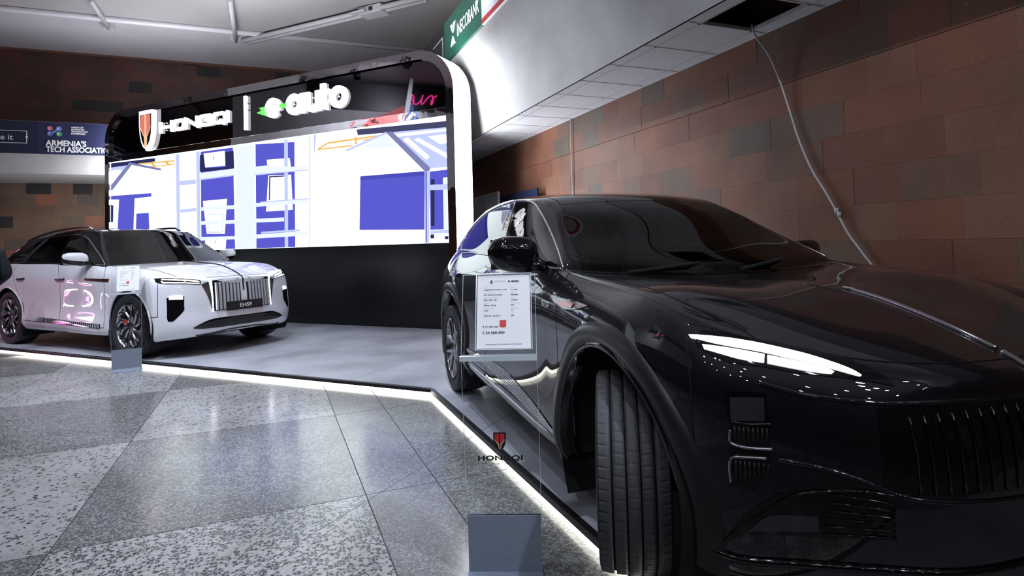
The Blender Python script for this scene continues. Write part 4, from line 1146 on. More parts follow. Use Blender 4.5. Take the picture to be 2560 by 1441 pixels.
for s in (-1, 1):
    hl = blade(bb, lerp_rows(ys(HS_T, s), ys(HS_B, s), 4, 5), 'headlight', 'gloss_black', black, .003, .01)
    blade(bb, lerp_rows(ys(UT, s), ys(UB, s), 3, 6), 'light_bar', 'lamp_white', hl, .0065, .004)
    lo = [[(a[0], a[1], a[2]-.003) for a in ys(LT, s)], [(a[0], a[1], a[2]) for a in ys(LB, s)]]
    for (i0, i1) in ((0, 3), (3, 6)):
        sl = slice(i0, i1+(0 if i1 == 6 else 0))
        A = [Vector(p) for p in lo[0]]; B_ = [Vector(p) for p in lo[1]]
        if i0 == 0: A, B_ = A[:3], B_[:3]
        else: A, B_ = [A[2].lerp(A[3], .12)]+A[3:], [B_[2].lerp(B_[3], .12)]+B_[3:]
        blade(bb, lerp_rows(A, B_, 3, 6), 'light_bar', 'lamp_white', hl, .0065, .004)
    # light column with chrome brackets
    colm = blade(bb, lerp_rows(ys([(.585, -.822, .80), (.592, -.818, .70), (.594, -.82, .60), (.590, -.822, .52)], s), ys([(.655, -.735, .80), (.668, -.738, .70), (.668, -.745, .60), (.645, -.770, .52)], s), 4, 4), 'light_column', 'gloss_black', black, .003, .008)
    blade(bb, lerp_rows(ys([(.591, -.811, .78), (.651, -.737, .786)], s), ys([(.597, -.814, .713), (.657, -.744, .72)], s), 3, 3), 'column_lens', 'lens_dark', colm, .006, .006)
    bead(bb, ys([(.598, -.812, .711), (.632, -.775, .708), (.664, -.737, .713), (.668, -.733, .705)], s), .004, 'chrome_bracket', 'chrome_dark', colm, .007)
    bead(bb, ys([(.596, -.817, .686), (.597, -.817, .650), (.618, -.797, .641), (.644, -.768, .640), (.673, -.734, .643)], s), .0045, 'chrome_bracket', 'satin_chrome', colm, .006)
    bead(bb, ys([(.594, -.82, .532), (.596, -.819, .600), (.626, -.789, .611), (.664, -.747, .615)], s), .0045, 'chrome_bracket', 'satin_chrome', colm, .006)
    sm = MB()
    for t in range(8):
        f_ = (t+.5)/8; x = .600+.066*f_; y = -.812+.076*f_
        for (z0, z1) in ((.655, .700), (.545+.045*max(0, f_-.2), .600)): bead_mb(sm, bb, ys([(x, y, z0), (x, y, z1)], s), .003, .005, 4, 2)
    so_ = sm.build('column_slats', 'satin_black', colm); so_['kind'] = 'stuff'
    # lower intake and fog lamp
    IT = [(.583, -.818, .372), (.604, -.802, .425), (.647, -.764, .477), (.692, -.716, .522), (.769, -.619, .545), (.836, -.522, .535), (.850, -.49, .525)]
    IB = [(.572, -.822, .345), (.60, -.80, .368), (.650, -.755, .388), (.70, -.695, .40), (.743, -.643, .405), (.80, -.565, .415), (.845, -.485, .420)]
    ik = blade(bb, lerp_rows(ys(IT, s), ys(IB, s), 4, 5), 'air_intake', 'gloss_black', black, .002, .006)
    blade(bb, lerp_rows(ys([(.648, -.759, .436), (.674, -.732, .455), (.744, -.648, .467)], s), ys([(.618, -.785, .392), (.66, -.742, .405), (.741, -.648, .424)], s), 3, 4), 'fog_lamp', 'lens_dark', ik, .006, .006)
    im = MB()
    for k in range(6):
        t = (k+.5)/6
        bead_mb(im, bb, ys([tuple(Vector(IT[i]).lerp(Vector(IB[i]), t)) for i in (4, 5, 6)], s), .003, .004, 5, 3)
    io_ = im.build('intake_slats', 'gloss_black', ik); io_['kind'] = 'stuff'
    bead(bb, ys([(.557, -.834, .315), (.572, -.824, .355), (.6, -.804, .397), (.647, -.761, .447), (.674, -.734, .482), (.72, -.68, .525), (.80, -.57, .548), (.86, -.47, .540)], s), .0055, 'intake_edge', 'gloss_black', ik, .004)
    # arch trims
    for cx_ in (0.0, -3.0):
        arch_ring(bb, cx_, .375, (.462, .466, .474, .490), (-.06, .010, .016, .006), 'arch_lip', 'gloss_black', black, s, -.22, PI+.22)
        arch_ring(bb, cx_, .375, (.484, .492, .515, .545, .563, .572), (.0, .012, .019, .017, .011, -.003), 'wheel_arch_trim', 'satin_black', black, s, -.26, PI+.26)
    # fender vent, handles, sill strip
    v_ = blade(bb, lerp_rows(ys([(-.585, -.923, .992), (-.40, -.918, 1.000), (-.165, -.917, .990)], s), ys([(-.50, -.93, .955), (-.40, -.93, .955), (-.26, -.928, .966)], s), 2, 4), 'fender_vent', 'chrome_dark', black, .006, .006)
    blade(bb, lerp_rows(ys([(-.50, -.92, .986), (-.30, -.92, .985)], s), ys([(-.46, -.93, .966), (-.32, -.93, .968)], s), 2, 3), 'red_insert', 'reflector_red', v_, .010, .004)
    for (xa, xb, z) in ((-2.96, -2.70, 1.018), (-1.94, -1.70, 1.003)):
        h_ = blade(bb, lerp_rows(ys([(xa, -.95, z+.018), (xb, -.94, z+.014)], s), ys([(xa, -.95, z-.018), (xb+.02, -.94, z-.02)], s), 2, 4), 'door_handle', 'gloss_black', black, .014, .010)
    ST = [(-2.42, -.935, .455), (-1.9, -.93, .475), (-1.46, -.925, .490), (-1.1, -.93, .455), (-.82, -.935, .415), (-.56, -.937, .352)]
    SBt = [(-2.42, -.935, .43), (-1.9, -.93, .425), (-1.46, -.93, .400), (-1.1, -.935, .372), (-.82, -.937, .352), (-.56, -.937, .335)]
    ss = blade(bb, lerp_rows(ys(ST, s), ys(SBt, s), 3, 5), 'sill_strip', 'chrome_dark', black, .005, .008)
    sm = MB(); Ta = catmull(ys(ST, s), 26); Tb = catmull(ys(SBt, s), 26)
    for i in range(0, len(Ta)-1, 1):
        nr = 5 if 20 < i < 118 else 3
        for k in range(nr):
            p, n_ = near_on(bb, Vector(Ta[i]).lerp(Vector(Tb[i]), (k+.5+.35*(i % 2))/(nr+.35)), .005)
            a = n_.orthogonal().normalized()*.0062; b2 = n_.cross(a)
            sm.add([p+a, p+b2, p-a, p-b2, p+n_*.005], [(0, 1, 4), (1, 2, 4), (2, 3, 4), (3, 0, 4)])
    so_ = sm.build('sill_studs', 'slat_silver', ss); so_['kind'] = 'stuff'; fixn(so_)
    bead(bb, ys([(-2.50, -.935, .345), (-1.5, -.935, .335), (-.56, -.935, .325)], s), .006, 'sill_line', 'satin_chrome', black, .002)
    # window surround
    bead(bb, ys([(-.66, -.825, 1.125), (-.80, -.79, 1.20), (-1.04, -.735, 1.305), (-1.32, -.69, 1.436), (-1.565, -.665, 1.532), (-1.867, -.657, 1.568), (-2.157, -.659, 1.572), (-2.698, -.656, 1.545), (-3.08, -.665, 1.465), (-3.22, -.72, 1.36), (-3.13, -.79, 1.26), (-2.985, -.852, 1.205)], s), .006, 'window_chrome', 'satin_chrome', black, .003)
    bead(bb, ys([(-2.97, -.852, 1.203), (-2.4, -.86, 1.195), (-1.879, -.871, 1.183), (-1.3, -.867, 1.16), (-.83, -.862, 1.134), (-.66, -.832, 1.122)], s), .005, 'window_chrome', 'satin_chrome', black, .003)
    if s < 0: mirror_unit(black, (-.90, -1.012, 1.205), s, .132, .095, .098, 'gloss_black', 'gloss_black', (-.83, -.865, 1.135))
    else: mirror_unit(black, (-.95, -.985, 1.165), s, .105, .08, .072, 'gloss_black', 'gloss_black', (-.83, -.865, 1.125))
    bead(bb, ys([(.637, -.738, .826), (.705, -.655, .801), (.764, -.571, .79), (.839, -.438, .783), (.90, -.20, .785), (.915, 0, .787)], s), .007, 'nose_edge', 'paint_black', black, .001)
    bead(bb, ys([(.683, -.724, .614), (.751, -.64, .603), (.809, -.561, .579), (.874, -.453, .537), (.93, -.22, .522), (.945, 0, .52)], s), .008, 'bumper_edge', 'paint_black', black, .001)
    bead(bb, ys([(.50, -.868, .315), (.54, -.845, .306), (.60, -.78, .30), (.702, -.679, .318), (.83, -.48, .335), (.92, -.2, .335), (.935, 0, .335)], s), .012, 'bumper_lip', 'gloss_black', black, .002)
    bead(bb, ys([(.50, -.845, .232), (.55, -.80, .23), (.64, -.71, .225), (.81, -.47, .22), (.89, -.25, .215), (.905, 0, .215)], s), .016, 'front_splitter', 'satin_black', black, .0)
    for p in ((.479, -.901, .553), (.735, -.658, .636), (.911, -.353, .622)):
        q, n_ = near_on(bb, ys([p], s)[0], .0005)
        a = n_.orthogonal().normalized(); b2 = n_.cross(a)
        MB().tube([q+(a*math.cos(t)+b2*math.sin(t))*.0085 for t in [2*PI*i/16 for i in range(16)]], .0009, 4, closed=True).build('parking_sensor', 'chrome_dark', black)
# grille with upright bars
gr_ = blade(bb, [[(.90 if abs(y) < .3 else .82, y, z) for y in np.linspace(-.50, .50, 21)] for z in (.770, .71, .65, .59, .545)], 'grille', 'gloss_black', black, .002, .006)
for k in range(22):
    y = -.45+.9*k/21
    if abs(y) < .035: continue
    bead(bb, [(.9, y, .765), (.92, y, .66), (.92, y, .55)], .0045, 'grille_bar', 'chrome_dark', gr_, .004, 5, 3)
cs = MB(); bead_mb(cs, bb, [(.245, 0, 1.045), (.30, 0, 1.04)], [.003, .004, .006, .007, .008, .009, .009][:7], .006, 8, 6); cs.build('hood_strip', 'chrome', black)
bead(bb, [(.29, 0, 1.038), (.399, 0, 1.02), (.581, 0, .971), (.712, 0, .928), (.805, 0, .893)], .0085, 'hood_strip', 'chrome', black, .004, 8)
bead(bb, [(.822, 0, .886), (.86, 0, .868), (.90, 0, .82), (.93, 0, .74), (.945, 0, .64)], .010, 'nose_strip', 'chrome', black, .004, 8)
bead(bb, [(.10, -.055, 1.05), (.40, -.06, 1.016), (.58, -.062, .968)], .004, 'hood_line', 'paint_black', black, .0, 6)
for (y0_, y1_) in ((-.55, .05), (.0, .55)):
    MB().tube([(-.36-.25*abs(y0_), y0_, 1.105), (-.44, (y0_+y1_)/2, 1.135), (-.56-.1*abs(y1_), y1_, 1.150)], .009, 6).build('wiper', 'matte_black', black)

# ---- white car details
g = wb_.gaps(GAPS, .0032, .0014).build('panel_gap', 'gap', white); g['kind'] = 'stuff'
for nm in ('rear_pillar', 'rear_pillar_l'):
    if PW.get(nm): PW[nm].data.materials[0] = M['satin_chrome']
for s in (-1, 1):
    hl = blade(wb_, lerp_rows(ys([(.437, -.912, .970), (.469, -.856, .978), (.54, -.79, .966), (.61, -.716, .952), (.68, -.62, .94), (.741, -.528, .925)], s), ys([(.455, -.918, .955), (.49, -.915, .918), (.56, -.865, .898), (.64, -.764, .894), (.70, -.65, .885), (.754, -.537, .871)], s), 4, 4), 'headlight', 'gloss_black', white, .003, .01)
    blade(wb_, lerp_rows(ys([(.50, -.855, .945), (.61, -.73, .934), (.735, -.545, .912)], s), ys([(.50, -.865, .932), (.62, -.735, .922), (.738, -.545, .902)], s), 2, 4), 'light_bar', 'lamp_soft', hl, .006, .004)
    blade(wb_, lerp_rows(ys([(.52, -.875, .915), (.63, -.745, .910), (.745, -.545, .892)], s), ys([(.54, -.875, .905), (.64, -.755, .902), (.748, -.545, .884)], s), 2, 4), 'light_bar', 'lamp_soft', hl, .006, .004)
    bead(wb_, ys([(.444, -.905, .976), (.519, -.806, .978), (.635, -.657, .961), (.731, -.49, .945), (.768, -.444, .931), (.785, -.425, .90), (.789, -.419, .87), (.80, -.419, .79), (.81, -.419, .708), (.823, -.419, .54)], s), .0075, 'daytime_light', 'lamp_white', white, .004, 6, 5)
    blade(wb_, lerp_rows(ys([(.755, -.530, .875), (.785, -.47, .72), (.815, -.430, .56)], s), ys([(.775, -.448, .905), (.80, -.428, .72), (.824, -.422, .54)], s), 2, 4), 'grille_surround', 'satin_chrome', white, .003, .006)
    gr_ = blade(wb_, [[(.80, y*(-s), z) for y in np.linspace(-.41, -.045, 9)] for z in (.918, .82, .72, .62, .535)], 'grille', 'gloss_black', white, .002, .006)
    for k in range(7):
        y = -.085-.047*k
        P_ = [near_on(wb_, (.80, y*(-s), z), .010)[0] for z in (.912-.004*k, .85, .78, .70, .62, .545)]
        sl = MB(); rows = []
        for p in P_: rows.append([p+Vector((-.014, -.014, 0)), p+Vector((.010, -.012, 0)), p+Vector((.014, 0, 0)), p+Vector((.010, .012, 0)), p+Vector((-.014, .014, 0))])
        sl.grid(rows, 0, False); sl.add(rows[0], [(0, 1, 2, 3, 4)]); sl.add(rows[-1], [(4, 3, 2, 1, 0)])
        fixn(sl.build('grille_slat', 'slat_silver', gr_))
    il = blade(wb_, lerp_rows(ys([(.606, -.868, .735), (.613, -.866, .60), (.625, -.874, .50), (.638, -.868, .457)], s), ys([(.702, -.712, .748), (.716, -.722, .64), (.715, -.730, .57), (.668, -.825, .458)], s), 4, 4), 'side_inlet', 'gloss_black', white, .003, .008)
    blade(wb_, lerp_rows(ys([(.628, -.845, .750), (.66, -.785, .755), (.695, -.722, .745)], s), ys([(.625, -.852, .715), (.66, -.795, .712), (.700, -.726, .708)], s), 2, 4), 'fog_lamp', 'lamp_fog', il, .006, .006) if 'lamp_fog' in M else blade(wb_, lerp_rows(ys([(.628, -.845, .750), (.66, -.785, .755), (.695, -.722, .745)], s), ys([(.625, -.852, .715), (.66, -.795, .712), (.700, -.726, .708)], s), 2, 4), 'fog_lamp', mat('lamp_fog', (.9, .9, .9), .3, emit=(1.0, .98, .92), es=6.0), il, .006, .006)
    for cx_ in (.03, -3.11):
        arch_bead(wb_, cx_, .385, .447, .011, 'arch_lip', 'paint_white', white, s)
    blade(wb_, lerp_rows(ys([(-.985, -.99, .972), (-.393, -.988, .966)], s), ys([(-.945, -.99, .944), (-.406, -.992, .930)], s), 2, 5), 'fender_vent', 'bronze', white, .006, .008)
    for (xa, xb, z) in ((-2.83, -2.60, .958), (-1.73, -1.48, .955)):
        blade(wb_, lerp_rows(ys([(xa, -.99, z+.004), (xb-.05, -.99, z+.010), (xb, -.99, z+.018)], s), ys([(xa+.02, -.99, z-.014), (xb-.05, -.99, z-.012), (xb-.01, -.99, z+.004)], s), 2, 4), 'door_handle', 'satin_black', white, .016, .012)
    SA = [(-2.31, -.99, .392), (-2.15, -.99, .427), (-1.4, -.99, .408), (-.60, -.99, .392)]; SBb = [(-2.30, -.99, .378), (-2.15, -.99, .372), (-1.4, -.99, .355), (-.60, -.99, .338)]
    ss = blade(wb_, lerp_rows(ys(SA, s), ys(SBb, s), 2, 5), 'sill_strip', 'chrome_dark', white, .006, .008)
    sm = MB(); Ta = catmull(ys(SA, s), 18); Tb = catmull(ys(SBb, s), 18)
    for i in range(2, len(Ta)-1):
        for k in range(4):
            p, n_ = near_on(wb_, Vector(Ta[i]).lerp(Vector(Tb[i]), (k+.5+.35*(i % 2))/4.4), .006)
            a = Vector((.012, 0, 0)); b2 = Vector((0, 0, .0045)); sm.add([p+a, p+b2, p-a, p-b2, p+n_*.006], [(0, 1, 4), (1, 2, 4), (2, 3, 4), (3, 0, 4)])
    so_ = fixn(sm.build('sill_studs', 'slat_silver', ss)); so_['kind'] = 'stuff'
    bead(wb_, ys([(-.69, -.885, 1.14), (-.86, -.85, 1.24), (-1.09, -.803, 1.353), (-1.38, -.751, 1.493), (-1.568, -.75, 1.548), (-1.806, -.751, 1.562), (-2.224, -.749, 1.555), (-2.719, -.732, 1.531), (-3.10, -.72, 1.49), (-3.42, -.72, 1.42), (-3.60, -.77, 1.31), (-3.60, -.85, 1.205)], s), .008, 'window_chrome', 'chrome', white, .003)
    bead(wb_, ys([(-3.60, -.85, 1.20), (-2.9, -.92, 1.19), (-2.2, -.93, 1.178), (-1.5, -.935, 1.162), (-.85, -.925, 1.145), (-.69, -.89, 1.135)], s), .006, 'window_chrome', 'chrome', white, .003)
    rl = MB(); pts = [near_on(wb_, p, .035)[0] for p in catmull(ys([(-1.62, -.62, 1.65), (-2.1, -.625, 1.655), (-2.6, -.615, 1.63), (-3.1, -.60, 1.575), (-3.5, -.57, 1.50)], s), 5)]
    pts = [near_on(wb_, pts[0]+Vector((.10, 0, 0)), .0)[0]] + pts + [near_on(wb_, pts[-1]+Vector((-.10, 0, 0)), .0)[0]]
    rl.tube(pts, .017, 8); rl.build('roof_rail', 'satin_chrome', white)
    mo = mirror_unit(white, (-.98, -1.085, 1.225), s, .135, .10, .085, 'paint_white', 'gloss_black', (-.90, -.935, 1.16))
    bead(wb_, ys([(.749, -.601, .263), (.819, -.236, .287), (.835, 0, .292)], s), .011, 'lower_trim', 'chrome_dark', white, .002)
lowT = [(.77, -.644, .362), (.808, -.547, .412), (.836, -.408, .448), (.861, -.13, .452)]; lowB = [(.772, -.640, .350), (.80, -.55, .338), (.833, -.33, .332), (.847, -.1, .332)]
lt = lowT + [(x, -y, z) for x, y, z in lowT[::-1]]; lw = lowB + [(x, -y, z) for x, y, z in lowB[::-1]]
li = blade(wb_, lerp_rows(lt, lw, 4, 4), 'lower_intake', 'gloss_black', white, .003, .008)
for k in range(3): bead(wb_, [tuple(Vector(a).lerp(Vector(b), .25+.25*k)) for a, b in zip(lt[1:-1], lw[1:-1])], .004, 'intake_bar', 'satin_black', li, .004, 5, 3)
bead(wb_, [(-.30, 0, 1.144), (.05, 0, 1.12), (.376, 0, 1.089), (.632, 0, 1.016), (.76, 0, .96), (.80, 0, .92), (.815, 0, .85), (.828, 0, .77)], .009, 'hood_line', 'gloss_black', white, .002, 6)
# plate
pc, pn = near_on(wb_, (.86, 0, .582), .02)
PRt = Matrix.Translation(pc) @ Matrix.Rotation(math.radians(-4), 4, 'Y')
pl = MB().box(-.012, .006, -.26, .26, -.056, .056, M4=PRt, bev=.004).build('number_plate', 'satin_black', white)
text('plate_lettering', 'EHS9', .066, 'print_white', pl, PRt @ Matrix.Translation((.0075, 0, -.024)) @ Matrix((Vector((0, 1, 0)), Vector((0, 0, 1)), Vector((1, 0, 0)))).transposed().to_4x4(), depth=.001, align='CENTER', bold=.0006, sx=1.25)
for q in (-.03,):
    MB().box(-.02, .008, -.262, .262, -.060, -.056, M4=PRt).build('plate_frame', 'satin_chrome', pl)

# ------------------------------------------------------------------ display platform
deck_pts = [(-11.0, 10.11), (-0.768, 5.244), (1.15, 0.46)]
for (L, R) in ((4.05, -0.9), (4.05, 11.5), (-6.2, 14.5)):
    p = hall(L, R, 0); deck_pts.append((p.x, p.y))
plat = thing('display_platform', 'low grey show platform with black rim and glowing white edge under both cars', 'platform')
dk = MB().prism([(x, y, PH-0.004) for x, y in deck_pts][::-1], (0, 0, 0.004))
fixn(dk.build('deck_covering', 'deck', plat))
def inset(a, b, d):
    t = (Vector(b)-Vector(a)).normalized(); nn = Vector((-t.y, t.x))
    if nn.dot(Vector((1.5, 6.0))-Vector(a)) < 0: nn = -nn
    return t, nn*d
bsm = MB().prism([(1.5+(x-1.5)*0.985, 6.0+(y-6.0)*0.985, 0.0) for x, y in deck_pts][::-1], (0, 0, PH-0.005)); fixn(bsm.build('platform_base', 'black_metal', plat))
for i, (a, b) in enumerate((deck_pts[0:2], deck_pts[1:3])):
    t, nn = inset(a, b, 1.0)
    A, B_ = Vector((*a, 0)), Vector((*b, 0)); N3 = Vector((nn.x, nn.y, 0)); U = Vector((0, 0, 1))
    e = MB()
    e.prism([A+U*(PH+0.002), A+U*(PH-0.032), A+N3*0.004+U*(PH-0.032), A+N3*0.004+U*(PH-0.006), A+N3*0.035+U*(PH-0.006), A+N3*0.035+U*(PH+0.002)], B_-A)
    fixn(e.build('edge_trim', 'black_metal', plat))
    l = MB().prism([A+N3*0.006+U*(PH-0.033), A+N3*0.006+U*(0.003), A+N3*0.02+U*0.003, A+N3*0.02+U*(PH-0.033)], B_-A)
    fixn(l.build('led_strip', 'led_white', plat))
sv = Vector((0.44, 0.898, 0)).normalized(); 
for k in range(-5, 3):
    o0 = Vector((-1.63+k*1.95*0.898, 5.63-k*1.95*0.44, 0))
    if k > 0: o0 += sv*(-2.6*k)
    q = sv.cross(Vector((0, 0, 1)))*0.0025
    s0, s1 = o0, o0+sv*(5.2 if k < 1 else 6.0)
    MB().add([s0-q+U*(PH+.0006), s0+q+U*(PH+.0006), s1+q+U*(PH+.0006), s1-q+U*(PH+.0006)], [(0, 1, 2, 3)]).build('deck_seam', 'deck_seam', plat)

# ------------------------------------------------------------------ portal with video wall and lit sign
SB = Vector((-1.1456, 8.9366, PH)); SROT = math.atan2(-0.43023, 0.90272)
portal = thing('exhibition_portal', 'tall mirror-framed stand wall with rounded corners, video screen and lit lettering', 'display wall', SB, SROT)
X0, X1, ZT, DEP = -8.36, 0.35, 4.32, 0.52
def rrect(x0, x1, zt, r, n=10):
    pts = [(x0, 0.0)] + [(x0+r+r*math.cos(PI-a*PI/2/n), zt-r+r*math.sin(PI-a*PI/2/n)) for a in range(n+1)]
    pts += [(x1-r+r*math.cos(PI/2-a*PI/2/n), zt-r+r*math.sin(PI/2-a*PI/2/n)) for a in range(n+1)] + [(x1, 0.0)]
    return pts
# densify straight runs so the mirror can ripple
outer = rrect(X0, X1, ZT, 0.66); inner = rrect(X0+0.14, X1-0.14, ZT-0.14, 0.52)
f = MB()
f.grid([[(x, 0, z) for x, z in outer], [(x, 0, z) for x, z in inner], [(x, 0.05, z) for x, z in inner]], 0, False)
fixn(f.build('mirror_frame', 'mirror_chrome', portal))
f = MB().grid([[(x, 0.0, z) for x, z in outer], [(x, DEP, z) for x, z in outer]], 0, True)
f.build('light_strip', 'portal_white', portal)
f = MB().prism([(x, DEP, z) for x, z in outer], (0, 0.01, 0)); fixn(f.build('back_board', 'panel_black', portal))
MB().box(X0+0.13, X1-0.13, 0.0, 0.05, 3.245, 3.375, bev=0.004).build('mirror_band', 'mirror_chrome', portal)
sp = [(x, z) for x, z in inner if z > 3.37]
sp = [(X0+0.14, 3.37)] + sp + [(X1-0.14, 3.37)]
fixn(MB().prism([(x, 0.05, z) for x, z in sp], (0, 0.02, 0)).build('sign_panel', 'mirror_black', portal))
MB().box(X0+0.14, X1-0.14, 0.04, 0.07, 0.0, 1.31).build('base_panel', 'panel_black', portal)
SC = {'white': (0.365, 0.405, 0.425), 'pale': (0.70, 0.77, 0.98), 'lav': (0.46, 0.52, 0.84), 'steel': (0.19, 0.21, 0.42), 'blue': (0.075, 0.075, 0.46), 'deep': (0.05, 0.05, 0.36), 'navy': (0.02, 0.025, 0.10), 'slate': (0.05, 0.055, 0.13), 'yellow': (0.85, 0.48, 0.12)}
for k, c in SC.items():
    mat('screen_'+k, (0.01, 0.01, 0.012), 0.3, emit=c, es={'white': 6.0, 'pale': 1.25, 'lav': 1.25, 'blue': 1.4, 'deep': 1.4}.get(k, 1.1), spec=0.2)
scr = MB().box(X0+0.14, X1-0.14, 0.035, 0.07, 1.312, 3.245).build('video_screen', 'screen_white', portal)
